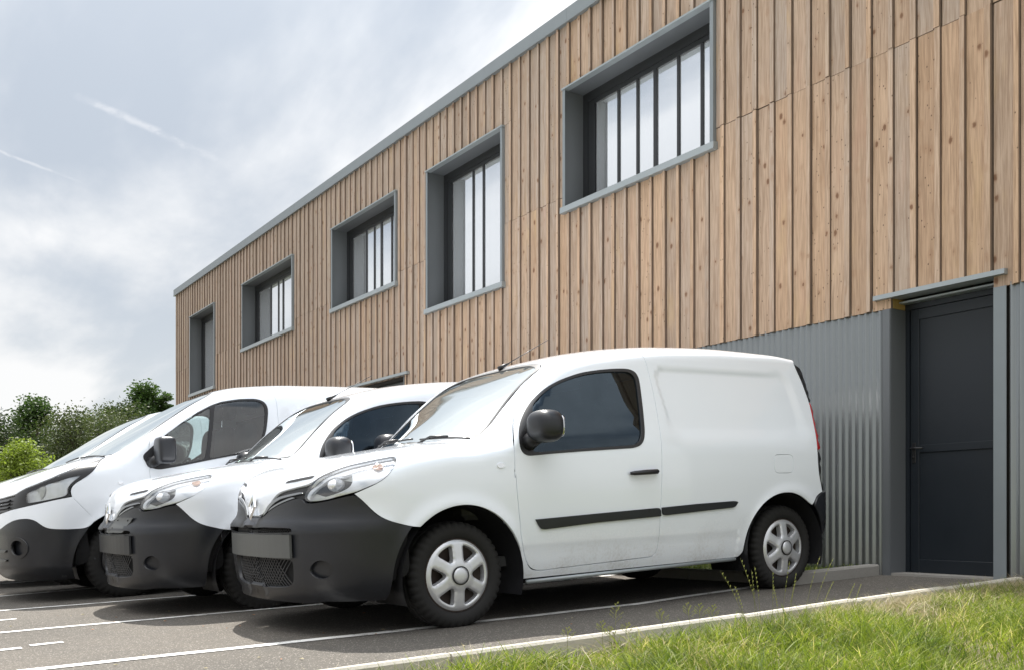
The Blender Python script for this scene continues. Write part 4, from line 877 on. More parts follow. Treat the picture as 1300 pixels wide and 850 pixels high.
def wheel(parent, u, w_, h, R_, hw, rb, key, cover):
    sgn = 1 if w_ > 0 else -1
    if key not in WH:
        dk = MB().lathe([(hw * .3, .0), (hw * .3, .06), (hw * .42, .065), (hw * .42, rb * .78), (hw * .86, rb * .99), (hw * .8, rb + .006), (-hw * .7, rb)], 48)
        for k in range(5):
            a = k * 2 * math.pi / 5 + .3; dk.lathe([(hw * .42, .010), (hw * .55, .010), (hw * .56, .0)], 8, c=(0, .085 * math.cos(a), .085 * math.sin(a)))
        cv = cover_mesh() if cover == 'spokes' else MB().lathe([(.028, 0), (.028, .05), (.02, .055), (.014, .12), (.02, .16), (.016, .20), (.0, rb + .004), (-.02, rb)], 60).me('wheel_cover', M['trim'])
        hb = MB().lathe([(.030, .052), (.044, .0535), (.045, .047)], 40, i=1).lathe([(.052, 0), (.0515, .018), (.049, .036), (.043, .048), (.040, .048), (.034, .0465)], 40).me('hub_cap', [M['alloy'], M['hub']])
        WH[key] = (tyre_mesh(R_, hw, rb, 'tyre'), dk.me('wheel_disc', M['steel']), cv, hb)
    ty, dk, cv, hb = WH[key]
    rot = (0, 0, 0) if sgn > 0 else (0, 0, math.pi)
    t = inst('wheel', ty, parent, (w_, u, h), (0, 0, rot[2])); t.rotation_euler.x = 0
    inst('wheel_disc', dk, t); inst('wheel_cover', cv, t, (hw * .93 - .012, 0, 0)); inst('hub_cap', hb, t, (hw * .93 - .012, 0, 0))
    return t

# ------------------------------------------------------------------ cabin, shared builder
def cabin(root, S, floor, bulk, dash, seats, wheelc, wid, hood):
    u0, u1 = floor[:2]
    mb = MB().box((-wid, u0, .32), (wid, u1, .38)).box((-wid * .97, bulk, .38), (wid * .97, bulk + .03, hood))
    mb.build('floor_and_bulkhead', M['cabin'], root)
    db = MB(); db.box((-wid + .04, dash[0], .6), (wid - .04, dash[1], dash[2] - .05), bev=.03); db.ell((wheelc[0], dash[1] - .08, dash[2] - .02), (.24, .16, .07), 3); db.ell((-.05, dash[1] - .05, dash[2] - .06), (.2, .14, .08), 4)
    db.build('dashboard', M['cabin'], root)
    for sx, su in seats:
        s_ = MB(); s_.ell((sx, su, .66 * floor[2]), (.24, .28, .11), 3.4); s_.ell((sx, su + .30, 1.02 * floor[2]), (.225, .09, .33), 3.2); s_.ell((sx, su + .35, 1.43 * floor[2]), (.125, .05, .10), 3.2)
        s_.build('seat', M['seat'], root)
    st_ = MB(); pts = [Vector((math.cos(a) * .185, 0, math.sin(a) * .185)) for a in np.linspace(0, 2 * math.pi, 25)]
    st_.tube(pts, .014, 6, cap=False).tube([(-.18, 0, 0), (0, .02, -.01), (.18, 0, 0)], .014, 6).tube([(0, .02, 0), (0, .02, -.18)], .014, 6)
    st_.build('steering_wheel', M['trim'], root, loc=wheelc, rot=(R(62 - 90), 0, 0))
def mirror_pair(root, parents, c, r, arm, e):
    for sg, p in zip((1, -1), parents):
        mb = MB(); mb.ell((c[0], c[1], c[2]), r, e, 28, 18)
        b = MB(); b.V = [(sg * x, y, z) for x, y, z in mb.V]; b.F = mb.F if sg > 0 else [f[::-1] for f in mb.F]; b.S = mb.S; b.I = mb.I
        o = b.build('door_mirror', M['black'], p)
        MB().tube([(sg * a, b_, h_) for a, b_, h_ in arm], [.052, .046, .040], 10).build('mirror_arm', M['trim'], o)
        MB().ell((sg * c[0], c[1] + r[1] * .88, c[2]), (r[0] * .72, .012, r[2] * .70), 4.5).build('mirror_glass', M['chrome'], o)
def rhomb(parent, cu, ch_, hw, hh, lean):
    V, F = [], []
    rings = [(1.0, 0), (.93, .006), (.80, .010), (.50, .006), (.46, -.004)]
    for f, d_ in rings:
        for x, z in ((0, 1), (1, 0), (0, -1), (-1, 0)): V.append((x * hw * f, cu - d_ + lean * z * hh * f, ch_ + z * hh * f))
    for k in range(len(rings) - 1):
        for j in range(4): F.append((k * 4 + j, k * 4 + (j + 1) % 4, (k + 1) * 4 + (j + 1) % 4, (k + 1) * 4 + j))
    inst('front_badge', mesh('front_badge', V, F, M['chrome'], False), parent)
LBOWL = [(-.761, .817, .845), (-.76, .81, .92), (-.678, .902, .975), (-.627, .938, .989), (-.643, .931, .921), (-.683, .904, .86)]

# ------------------------------------------------------------------ small panel van
KS = Shape(**KANGOO)
KS.bon = (.3, .45); KS.rax = 2.6
def small_van(loc, label, plate='blank'):
    S, D = KS, SMALL
    root = empty('parked_van', loc, (math.atan(.04), 0, 0), label=label, cat='van', group='white vans parked in a row')
    hl, be = D['headlight'], D['bumper_edge']
    header = [(.905, 0, 1.60), (.90, .2, 1.592), (.88, .4, 1.572), (.845, .55, 1.55), (.79, .60, 1.51), (.645, .608, 1.414), (.475, .642, 1.262), (.36, .668, 1.149), (.30, .675, 1.108)]
    hoodside = [(.30, .675, 1.105), (.24, .70, 1.088), (.1, .745, 1.06), (-.1, .785, 1.02), (-.25, .80, .99), (-.331, .80, .974)]
    rear_e = [(3.05, .912, .69), (3.012, .914, .834), (3.017, .904, .977), (3.043, .861, 1.163), (3.06, .81, 1.334), (3.041, .76, 1.501), (3.005, .721, 1.631)]
    archf = circ((.02, .298), .400, R(134), R(-5), 26, .92); archr = circ((2.655, .298), .400, R(184), R(48), 26, .92)
    body_o = mkloop(S, 'sec', [header, hoodside, hl[16:27], be[11::-1], archf, [(.43, .85, .240), (2.24, .85, .262)], archr,
                               [(2.93, .912, .60), (2.985, .912, .667), (3.05, .912, .69)], rear_e, [(3.005, .72, 1.635), (3.03, .68, 1.66), (3.08, .4, 1.70), (3.085, .001, 1.70)], [(3.09, 0, 1.70), (.905, 0, 1.60)]], .02)
    door_o = mkloop(S, 'sec', D['door'], .016)
    win_o = mkloop(S, 'sec', D['window_out'], .012); win_i = mkloop(S, 'sec', D['window_in'], .012)
    fuel = mkloop(S, 'sec', D['fuel'], .008)
    P = panel(S, 'sec', body_o, [offs(door_o, .006), offs(fuel, .003)], .024)
    body = pobj('body', joined(P, mirrored(P)), M['paint'], root)
    pobj('fuel_flap', panel(S, 'sec', fuel, (), .03, 0, .012), M['paint'], root)
    doors = pair('door', panel(S, 'sec', door_o, [offs(win_o, -.004)], .026), M['paint'], (root, root))
    pair('window_frame', panel(S, 'sec', win_o, [win_i], .012, .003, .012), M['trim'], doors)
    pair('window', panel(S, 'sec', offs(win_i, .006), (), .05, -.008, 0), M['tint'], doors)
    pair('rubbing_strip', panel(S, 'sec', mkloop(S, 'sec', [D['molding_front'][:3], D['molding_front'][3:], ], .012), (), .03, .012, .012), M['black'], doors)
    pair('rubbing_strip', panel(S, 'sec', mkloop(S, 'sec', [D['molding_rear'][:3], D['molding_rear'][3:]], .012), (), .03, .012, .012), M['black'], (root, root))
    pair('handle_recess', panel(S, 'sec', mkloop(S, 'sec', D['handle_cup'], .008), (), .02, .0012, 0), M['paint'], doors)
    for sg, dd in zip((1, -1), doors):
        MB().tube([(sg * .925, 1.222, .850), (sg * .938, 1.245, .851), (sg * .944, 1.34, .855), (sg * .942, 1.43, .858), (sg * .925, 1.452, .859)], [.008, .014, .016, .016, .011], 10).build('door_handle', M['trim'], dd)
    pair('side_indicator', panel(S, 'sec', mkloop(S, 'sec', D['sideind'], .006), (), .02, .006, .006), M['reflector'], (root, root))
    # bonnet, windscreen
    hood_front = [(-.862, 0, .668), (-.859, .10, .672), (-.857, .165, .70), (-.851, .205, .735), (-.842, .245, .771), (-.83, .295, .800), (-.798, .45, .824), (-.765, .565, .838)]
    hood = mkloop(S, 'bon', 
                  [list(reversed([(u, -w_, h) for u, w_, h in hood_front[1:]])) + hood_front, hl[5:16], [(-.331, .797, .974), (-.25, .797, .99), (-.1, .782, 1.02), (.1, .742, 1.06), (.24, .697, 1.088), (.285, .665, 1.10)],
                   [(.28, .655, 1.10), (.205, .5, 1.085), (.14, .3, 1.08), (.105, 0, 1.08), (.14, -.3, 1.08), (.205, -.5, 1.085), (.28, -.655, 1.10)],
                   [(.285, -.665, 1.10), (.24, -.697, 1.088), (.1, -.742, 1.06), (-.1, -.782, 1.02), (-.25, -.797, .99), (-.331, -.797, .974)], [(u, -w_, h) for u, w_, h in hl[15:4:-1]]], .018)
    pobj('bonnet', panel(S, 'bon', offs(hood, -.003), (), .03), M['paint'], root)
    ws = mkloop(S, 'bon', [[(.285, -.655, 1.106), (.205, -.5, 1.088), (.14, -.3, 1.086), (.115, 0, 1.085), (.14, .3, 1.086), (.205, .5, 1.088), (.285, .655, 1.106)],
                           [(.30, .662, 1.114), (.36, .655, 1.149), (.475, .625, 1.262), (.645, .588, 1.414), (.785, .585, 1.508)],
                           [(.79, .582, 1.512), (.838, .53, 1.547), (.873, .4, 1.568), (.893, .2, 1.588), (.898, 0, 1.596), (.893, -.2, 1.588), (.873, -.4, 1.568), (.838, -.53, 1.547), (.79, -.582, 1.512)],
                           [(.785, -.585, 1.508), (.645, -.588, 1.414), (.475, -.625, 1.262), (.36, -.655, 1.149), (.30, -.662, 1.114)]], .018)
    wsg = pobj('windscreen', panel(S, 'bon', offs(ws, -.004), (), .045, -.006, 0), M['wind'], root)
    pobj('windscreen_seal', panel(S, 'bon', offs(ws, .004), [offs(ws, -.014)], .02, -.002, .012), M['trim'], wsg)
    for sg in (-1, 1):
        bu, bw = .165, sg * .30 - .08
        q_ = S.cast(np.array([(.3, w_, .45) for w_ in np.linspace(bw, bw + .48, 8)]), np.array([(-math.cos(R(a)), 0, math.sin(R(a))) for a in np.linspace(*((76.2, 76.8) if sg < 0 else (75.6, 81.0)), 8)]))
        MB().tube([(p[1], p[0], p[2] + .016) for p in q_], .006, 6).tube([(q_[0][1], q_[0][0] - .02, q_[0][2] - .01), (q_[2][1] - .02, q_[2][0] - .012, q_[2][2] + .028), (q_[4][1], q_[4][0], q_[4][2] + .025)], .007, 6).build('wiper', M['trim'], root)
    an = MB().tube([(0, .88, 1.598), (0, .93, 1.622), (0, .965, 1.637)], [.016, .012, .006], 8).build('aerial_base', M['trim'], root)
    MB().tube([(0, .95, 1.633), (0, 1.30, 1.815)], [.0035, .0022], 6).build('aerial_rod', M['trim'], an)
    # front end
    sh = mkloop(S, 'cyl', [(-.3, .9, .3), (-.3, .9, .78), (-.6, .7, .88), (-.70, 0, .88), (-.6, -.7, .88), (-.3, -.9, .78), (-.3, -.9, .3), (-.6, -.7, .24), (-.8, 0, .24), (-.6, .7, .24)], .03)
    pobj('inner_shell', panel(S, 'cyl', sh, (), .05, -.045, 0), M['dark'], root)
    bh = [(-.862, 0, .648), (-.859, .1, .652), (-.856, .17, .663)] + D['grille_low'][:-1][::-1]
    ba = D['bumper_arch']; bot = [(-.425, .808, .2), (-.6, .7, .2), (-.75, .5, .2), (-.82, .25, .2), (-.845, 0, .2)]
    mir = lambda l: [(u, -w_, h) for u, w_, h in reversed(l)]
    bo = mkloop(S, 'cyl', [mir(bh[1:]) + bh, be[::-1], ba, bot + mir(bot[:-1]), mir(ba), mir(be[::-1])], .016)
    lg = mkloop(S, 'cyl', full([(-.84, 0, .262), (-.83, .30, .266), (-.82, .42, .275), (-.815, .465, .30), (-.815, .475, .36), (-.81, .475, .425), (-.84, .3, .430), (-.86, 0, .432)]), .012)
    ug = mkloop(S, 'cyl', full([(-.86, 0, .572), (-.84, .30, .573), (-.80, .50, .577), (-.80, .525, .588), (-.80, .50, .598), (-.84, .30, .601), (-.86, 0, .602)]), .010)
    fg = mkloop(S, 'cyl', D['fog'], .010); fgm = fg * (-1, 1)
    def boff(p):
        w_ = np.abs(p[:, 1]); h = p[:, 2]
        r_ = -.028 * sst(.580, .535, w_) * sst(.585, .565, h) * sst(.20, .24, h)
        r_ = r_ + .015 * sst(.695, .615, h) * sst(.64, .54, w_) + .006 * np.exp(-((h - .612) / .02) ** 2) * sst(.85, .5, w_)
        r_ = r_ + .010 * np.exp(-((h - .25) / .016) ** 2) * sst(.6, .5, w_)
        return r_ - .018 * np.exp(-(((p[:, 0] + .60) / .12) ** 2 + ((h - .36) / .055) ** 2)) + .016 * np.exp(-(((p[:, 0] + .50) / .04) ** 2)) * sst(.62, .5, h) * sst(.25, .35, h) + .003
    bp = pobj('front_bumper', panel(S, 'cyl', offs(bo, -.0025), [lg, ug, fg, fgm], .022, boff, .025), M['black'], root)
    for q_ in (fg, fgm): pobj('fog_lamp_cover', panel(S, 'cyl', offs(q_, .004), (), .014, lambda p: -.034 + .018 * np.exp(-(((np.abs(p[:, 1]) - .63) / .04) ** 2 + ((p[:, 2] - .375) / .035) ** 2)), 0), M['black'], bp)
    ms = MB()
    for q_, st_ in ((lg, .030), (ug, .022)):
        lo, hi = q_.min(0), q_.max(0)
        for dirn in (1, -1):
            for c_ in np.arange(lo[0] - .3, hi[0] + .3, st_):
                tt = np.linspace(0, 1, 7); hh = lo[1] - .01 + (hi[1] - lo[1] + .02) * tt; xx = c_ + dirn * (hh - lo[1]) * .9
                if xx.min() < lo[0] or xx.max() > hi[0]: continue
                p = S.from2('cyl', np.stack([xx, hh], 1)); p = p - S.normal(p) * .030
                ms.tube([(a[1], a[0], a[2]) for a in p], .0042, 4, cap=False)
    ms.build('grille_mesh', M['trim'], bp)
    gr = mkloop(S, 'cyl', full([(-.86, 0, .630), (-.856, .15, .645), (-.85, .26, .685), (-.835, .357, .712), (-.80, .5, .748), (-.775, .575, .758), (-.757, .585, .842), (-.80, .454, .832), (-.83, .295, .808), (-.85, .205, .745), (-.858, .14, .69), (-.86, 0, .68)]), .012)
    gp = pobj('grille', panel(S, 'cyl', gr, (), .02, -.016, .01), M['trim'], root)
    pair('chrome_bar', panel(S, 'cyl', mkloop(S, 'cyl', [D['chrome2'][:6], D['chrome2'][6:]], .010), (), .012, .006, .012), M['bar'], (gp, gp))
    lowbar = [(u + .002, w_, h + .004) for u, w_, h in D['grille_low'][1:-1]]
    pair('chrome_bar', panel(S, 'cyl', mkloop(S, 'cyl', [lowbar, [(u, w_, h + .010) for u, w_, h in lowbar[::-1]]], .012), (), .012, .002, .01), M['bar'], (gp, gp))
    pair('bonnet_slot', panel(S, 'cyl', mkloop(S, 'cyl', [[(-.797, .33, .846), (-.775, .45, .854), (-.735, .583, .866)], [(-.73, .590, .882), (-.768, .46, .869), (-.797, .335, .858)]], .010), (), .02, .002, 0), M['trim'], (root, root))
    rhomb(root, -.862, .722, .060, .078, .17)
    # lamps
    hll = mkloop(S, 'cyl', hl, .010); ll = mkloop(S, 'cyl', D['lamp_lens'], .010)
    hs = pair('headlight', panel(S, 'cyl', offs(hll, -.003), (), .02, .003, .03), M['clear'], (root, root))
    pair('lamp_reflector', panel(S, 'cyl', offs(hll, -.006), [offs(ll, -.012)], .02, lambda p: -.022 + .012 * np.sin(p[:, 0] * 55) * sst(.92, .80, p[:, 2]), .02), M['reflector'], hs)
    c_ = S.to2('cyl', np.array([(-.68, .72, .818)]))[0]
    pair('lamp_bowl', panel(S, 'cyl', offs(ll, -.008), (), .012, lambda p: -.075 + .055 * np.clip(np.hypot(p[:, 0] + .66, (p[:, 2] - .83) * 1.3) / .14, 0, 1) ** 2, 0), M['bowl'], hs)
    for sg, hh in zip((1, -1), hs): MB().ell((sg * .715, -.645, .822), (.035, .05, .035), 2, 16, 10).build('bulb', M['reflector'], hh)
    pair('indicator_lens', panel(S, 'cyl', mkloop(S, 'cyl', [(-.50, .815, .930), (-.43, .835, .945), (-.425, .85, .925), (-.455, .86, .898), (-.475, .84, .91)], .008), (), .02, -.012, 0), M['amber'], hs)
    # number plate area
    pl_ = MB(); pm = [(-.49, .436), (.49, .436), (.49, .566), (-.49, .566)]
    V, F = [], []
    for k, x in enumerate(np.linspace(-.49, .49, 15)):
        uu = S.from2('cyl', S.to2('cyl', np.array([(-.865 + .2 * x * x, x, .5)])))[0][0] - .014
        for h, d_ in ((.437, .014), (.437, 0), (.565, 0), (.565, .014)): V.append((x, uu + d_, h))
    for k in range(14):
        for j in range(3): F.append((k * 4 + j, k * 4 + j + 1, k * 4 + 5 + j, k * 4 + 4 + j))
    F += [(0, 1, 2, 3), (59, 58, 57, 56)]
    pp = inst('number_plate', mesh('number_plate', V, F, M['plate' if plate == 'blank' else 'black'], False), root)
    if plate == 'blank':
        for x, h in ((-.22, .552), (.12, .556), (.17, .549), (.33, .556)): MB().ell((x, -.876 + .2 * x * x, h), (.006, .004, .005), 2, 8, 6).build('plate_screw', M['trim'], pp)
    else:
        o = pobj('plate_bracket', panel(S, 'cyl', mkloop(S, 'cyl', [[(-.872, .06, .585), (-.834, .41, .583)], [(-.803, .506, .687), (-.853, .226, .692)]], .01) , (), .02, .020, .006), M['plate'], root)
        for w_, h in ((.27, .675), (.44, .672), (.20, .62)):
            q_ = S.cast(np.array([(.2, 0, h)]), np.array([(-math.cos(math.asin(w_ / 1.1)), w_ / 1.1, 0)]))[0]; MB().ell((q_[1], q_[0] - .022, h), (.007, .004, .007), 2, 8, 6).build('bracket_hole', M['trim'], o)
    # rear end
    S2 = lambda pts: S.to2('rcyl', np.array(pts))
    def band(h0, h1, nm, m_, x0, x1):
        e = np.array(rear_e); hh = np.linspace(h0, h1, 16); u_ = np.interp(hh, e[:, 2], e[:, 0]); w_ = np.interp(hh, e[:, 2], e[:, 1])
        q_ = S2(list(zip(u_, w_, hh))); L = np.vstack([q_ + (x0, 0), (q_ + (x1, 0))[::-1]])
        return pair(nm, panel(S, 'rcyl', L, (), .03, .004, .02), M[m_], (root, root))
    band(.70, .985, 'tail_trim', 'trim', -.003, -.10); band(1.345, 1.63, 'tail_trim', 'trim', -.003, -.10); band(.99, 1.34, 'tail_lamp', 'red', -.003, -.10)
    e = np.array(rear_e); hh = np.linspace(.70, 1.63, 20); q_ = S2(list(zip(np.interp(hh, e[:, 2], e[:, 0]), np.interp(hh, e[:, 2], e[:, 1]), hh))) - (.105, 0)
    pobj('rear_doors', panel(S, 'rcyl', np.vstack([q_, (q_ * (-1, 1))[::-1]]), (), .06), M['paint'], root)
    rb = mkloop(S, 'rcyl', [[(3.06, .912, .685), (2.985, .912, .66), (2.93, .912, .592)], circ((2.655, .298), .412, R(46), R(-2), 10, .90), [(3.07, .85, .28), (3.15, .8, .27), (3.2, .3, .27), (3.2, -.3, .27), (3.15, -.8, .27), (3.07, -.85, .28)],
                             [(a, -b_, c) for a, b_, c in circ((2.655, .298), .412, R(-2), R(46), 10, .90)], [(2.93, -.912, .592), (2.985, -.912, .66), (3.06, -.912, .685)], [(3.2, -.4, .69), (3.2, 0, .69), (3.2, .4, .69)]], .02)
    pobj('rear_bumper', panel(S, 'rcyl', rb, (), .03, .012, .02), M['black'], root)
    # underside, arches, wheels
    MB().box((-.6, -.66, .26), (.6, 3.0, .34)).box((-.80, .42, .235), (.80, 2.22, .32)).build('underbody', M['dark'], root)
    for sg in (1, -1):
        MB().tube([(sg * .838, .47, .229), (sg * .842, 1.3, .240), (sg * .848, 2.20, .252)], .012, 6).build('sill_flange', M['zincl'], root)
        for cu in (.02, 2.655):
            V, F = [], []
            for k in range(25):
                a = R(-20 + 220 * k / 24)
                for x, r_ in ((.915, .392), (.86, .392), (.55, .40), (.55, .05)): V.append((sg * min(x, .905), cu + r_ * math.cos(a), .298 + r_ * math.sin(a)))
            for k in range(24):
                for j in range(3): F.append((k * 4 + j, k * 4 + j + 1, k * 4 + 5 + j, k * 4 + 4 + j))
            inst('wheel_arch_liner', mesh('wheel_arch_liner', V, F, M['trim'], True), root)
    for sg in (1, -1): MB().box((sg * .55, -.44, .215), (sg * .80, -.41, .60)).build('splash_guard', M['dark'], root)
    for u in (.02, 2.72):
        for sg in (1, -1): wheel(root, u, sg * .735, .300, .302, .098, .205, 'small', 'spokes')
    cabin(root, S, (.2, 1.7, 1.0), 1.66, (.16, .60, .99), ((.40, 1.02), (-.40, 1.02)), (.40, .74, .93), .72, 1.50)
    mirror_pair(root, doors, (1.005, .525, 1.128), (.115, .085, .094), [(.885, .485, 1.04), (.93, .495, 1.062), (1.0, .515, 1.085)], 2.9)
    return root

# ------------------------------------------------------------------ larger panel van
LS = Shape(**TRAFIC); LS.bon = (.3, .55); LS.rax = 3.4
def large_van(loc, label):
    S, D = LS, LARGE
    root = empty('parked_van', loc, (math.atan(.04), 0, 0), label=label, cat='van', group='white vans parked in a row')
    mir = lambda l: [(u, -w_, h) for u, w_, h in reversed(l)]
    header = [(.99, 0, 1.888), (.975, .3, 1.878), (.905, .56, 1.848), (.81, .70, 1.795), (.466, .805, 1.59), (.227, .835, 1.433), (.057, .825, 1.323), (-.045, .80, 1.272)]
    tip = (-.125, .79, 1.238)
    hl = D['headlight'][:8] + [tip] + D['headlight'][9:]
    archf = circ((0, .335), .437, R(127), R(-9), 26, .98); archr = circ((3.098, .335), .437, R(187), R(40), 26, .98)
    body_o = mkloop(S, 'sec', [header, [(-.045, .80, 1.272), tip], hl[8:17], D['fendercut'], archf, [(.44, .93, .28), (2.65, .93, .28)], archr, [(3.5, .97, .6), (3.93, .95, .62)],
                               [(3.93, .95, .62), (3.93, .93, 1.1), (3.90, .86, 1.5), (3.86, .76, 1.84)], [(3.86, .70, 1.88), (3.87, .4, 1.93), (3.88, .001, 1.94)], [(3.88, 0, 1.94), (.99, 0, 1.888)]], .024)
    door_o = mkloop(S, 'sec', [[(.22, .95, .45), (.205, .97, .75), (.203, .974, 1.028), (.210, .93, 1.30), (.235, .86, 1.41)], [(.24, .855, 1.415), (.5, .80, 1.612), (.75, .77, 1.752), (.95, .76, 1.825), (1.2, .76, 1.853), (1.38, .763, 1.852)],
                               [(1.40, .765, 1.845), (1.418, .849, 1.737), (1.415, .883, 1.584), (1.405, .93, 1.3), (1.395, .97, 1.0), (1.39, .96, .5), (1.37, .945, .40)], [(1.34, .94, .365), (.8, .937, .355), (.28, .935, .35), (.235, .94, .38)]], .02)
    wo = mkloop(S, 'sec', D['window_out'], .014); g1 = mkloop(S, 'sec', D['glass_front'], .012); g2 = mkloop(S, 'sec', D['glass_rear'], .012)
    whole = mkloop(S, 'sec', [(.33, .93, 1.40), (.5, .9, 1.525), (.657, .875, 1.626), (.79, .86, 1.70), (.89, .845, 1.733), (1.07, .84, 1.758), (1.22, .835, 1.762), (1.29, .84, 1.745), (1.318, .86, 1.69), (1.30, .88, 1.60), (1.275, .91, 1.46), (1.22, .935, 1.325), (1.10, .947, 1.25), (.92, .952, 1.222), (.68, .958, 1.182), (.47, .963, 1.142), (.35, .965, 1.125)], .014)
    P = panel(S, 'sec', body_o, [offs(door_o, .004)], .045)
    pobj('body', joined(P, mirrored(P)), M['paint'], root)
    doors = pair('door', panel(S, 'sec', door_o, [whole], .04), M['paint'], (root, root))
    pair('window_frame', panel(S, 'sec', wo, [g1, g2], .016, .004, .012), M['trim'], doors)
    pair('window', panel(S, 'sec', offs(g1, .006), (), .06, -.004, 0), M['lightglass'], doors)
    pair('window', panel(S, 'sec', offs(g2, .006), (), .06, -.004, 0), M['lightglass'], doors)
    for sg, dd in zip((1, -1), doors): MB().tube([(sg * .985, 1.12, 1.0), (sg * 1.005, 1.15, 1.0), (sg * 1.005, 1.29, 1.005), (sg * .985, 1.32, 1.005)], [.010, .015, .015, .010], 8).build('door_handle', M['trim'], dd)
    pair('side_indicator', panel(S, 'sec', mkloop(S, 'sec', D['sideind'], .006), (), .02, .006, .006), M['reflector'], (root, root))
    ht = hl[2:9]
    hf = [(-.895, 0, .90), (-.885, .3, .905), (-.85, .55, .918)]
    cw = [(-.055, .785, 1.262), (-.12, .68, 1.255), (-.21, .4, 1.235), (-.278, 0, 1.218)]
    hood = mkloop(S, 'bon', [mir(hf[1:]) + hf, ht, [tip, (-.06, .79, 1.26)], cw + mir(cw[:-1]), mir([tip, (-.06, .79, 1.26)]), mir(ht)], .02)
    pobj('bonnet', panel(S, 'bon', offs(hood, -.003), (), .035), M['paint'], root)
    wsh = [(-.265, 0, 1.23), (-.2, .4, 1.247), (-.11, .68, 1.262), (-.05, .785, 1.272)]
    wse = [(.05, .81, 1.323), (.227, .818, 1.433), (.466, .79, 1.59), (.79, .69, 1.785)]; wst = [(.80, .68, 1.792), (.895, .55, 1.845), (.965, .3, 1.874), (.98, 0, 1.884)]
    ws = mkloop(S, 'bon', [mir(wsh[1:]) + wsh, wse, wst + mir(wst[:-1]), mir(wse)], .02)
    wg = pobj('windscreen', panel(S, 'bon', offs(ws, -.004), (), .05, -.005, 0), M['wind'], root)
    pobj('windscreen_seal', panel(S, 'bon', offs(ws, .006), [offs(ws, -.012)], .02, -.001, .012), M['trim'], wg)
    for sg in (-1, 1):
        q_ = S.cast(np.array([(.3, w_, .55) for w_ in np.linspace(sg * .35 - .1, sg * .35 + .42, 6)]), np.array([(-math.cos(R(a)), 0, math.sin(R(a))) for a in np.linspace(*((51.6, 53.5) if sg < 0 else (52.5, 57.5)), 6)]))
        MB().tube([(p[1], p[0], p[2] + .012) for p in q_], .007, 6).build('wiper', M['trim'], root)
    sh = mkloop(S, 'cyl', [(-.3, .95, .3), (-.3, .95, .9), (-.6, .8, 1.0), (-.75, 0, 1.0), (-.6, -.8, 1.0), (-.3, -.95, .9), (-.3, -.95, .3), (-.6, -.8, .24), (-.9, 0, .24), (-.6, .8, .24)], .04)
    pobj('inner_shell', panel(S, 'cyl', sh, (), .06, -.05, 0), M['dark'], root)
    hb = hl[16:]                                                        # lower edge of the lamp, from the wing inwards
    up_ = [(-.905, .45, .775), (-.93, .2, .75), (-.935, 0, .745)]
    low = [(-.935, 0, .62)] + D['black_edge'][::-1]
    fp = mkloop(S, 'cyl', [hb, up_ + mir(up_[:-1]), mir(hb), mir(D['fendercut']), mir(low)[:-1] + low, D['fendercut'][::-1]], .018)
    pobj('front_panel', panel(S, 'cyl', offs(fp, -.002), (), .03), M['paint'], root)
    ba = D['arch']; bot = [(-.46, .93, .2), (-.65, .8, .19), (-.80, .5, .19), (-.86, 0, .19)]
    bb = mkloop(S, 'cyl', [mir(low)[:-1] + low, ba, bot + mir(bot[:-1]), mir(ba)], .018)
    fg = np.array([(math.cos(a) * .085, math.sin(a) * .078) for a in np.linspace(0, 2 * math.pi, 30, endpoint=False)]) + S.to2('cyl', np.array([(-.80, .70, .475)]))
    fgm = fg * (-1, 1)
    bpo = pobj('front_bumper', panel(S, 'cyl', offs(bb, -.002), [fg, fgm], .03, lambda p: .004 - .02 * sst(.56, .52, np.abs(p[:, 1])) * sst(.60, .57, p[:, 2]) * sst(.3, .33, p[:, 2]), .03), M['black'], root)
    for q_ in (fg, fgm):
        o = pobj('fog_lamp_ring', panel(S, 'cyl', offs(q_, .012), [offs(q_, -.014)], .012, .012, .02), M['trim'], bpo)
        pobj('fog_lamp_cover', panel(S, 'cyl', offs(q_, .004), (), .02, -.035, 0), M['black'], bpo)
    for h in (.27, .35, .43):
        st_ = mkloop(S, 'cyl', [[(-.9, -.5, h), (-.92, 0, h), (-.9, .5, h)], [(-.9, .5, h + .022), (-.92, 0, h + .022), (-.9, -.5, h + .022)]], .02)
        pobj('lower_slat', panel(S, 'cyl', st_, (), .02, .0, .02), M['plate'], bpo)
    gr = mkloop(S, 'cyl', full([(-.93, 0, .742), (-.93, .2, .748), (-.905, .45, .772), (-.85, .645, .792), (-.84, .64, .86), (-.83, .64, .92), (-.86, .5, .912), (-.885, .3, .902), (-.895, 0, .897)]), .016)
    gp = pobj('grille', panel(S, 'cyl', gr, (), .03, -.02, .01), M['trim'], root)
    for h in (.77, .80, .83, .86):
        st_ = mkloop(S, 'cyl', [[(-.9, -.58, h + .012), (-.93, 0, h - .004), (-.9, .58, h + .012)], [(-.9, .58, h + .024), (-.93, 0, h + .008), (-.9, -.58, h + .024)]], .02)
        pobj('grille_slat', panel(S, 'cyl', st_, (), .02, .002, .015), M['black'], gp)
    rhomb(root, -.945, .835, .07, .09, .12)
    hll = mkloop(S, 'cyl', [hl[2:9], hl[8:17], hl[16:] + hl[:2]], .012); ll = mkloop(S, 'cyl', D['lens'], .012)
    hs = pair('headlight', panel(S, 'cyl', offs(hll, -.004), [offs(ll, -.002)], .02, .002, .02), M['trim'], (root, root))
    pair('lamp_reflector', panel(S, 'cyl', offs(ll, .004), (), .016, lambda p: -.02 + .016 * np.sin(p[:, 0] * 38 + p[:, 2] * 12), 0), M['reflector'], hs)
    pair('lamp_bowl', panel(S, 'cyl', mkloop(S, 'cyl', LBOWL, .012), (), .014, lambda p: -.03 + .02 * np.clip(np.hypot(p[:, 0] + .715, (p[:, 2] - .9)) / .09, 0, 1) ** 2, 0), M['bowl'], hs)
    pair('lamp_cover', panel(S, 'cyl', offs(ll, .0), (), .025, .001, 0), M['clear'], hs)
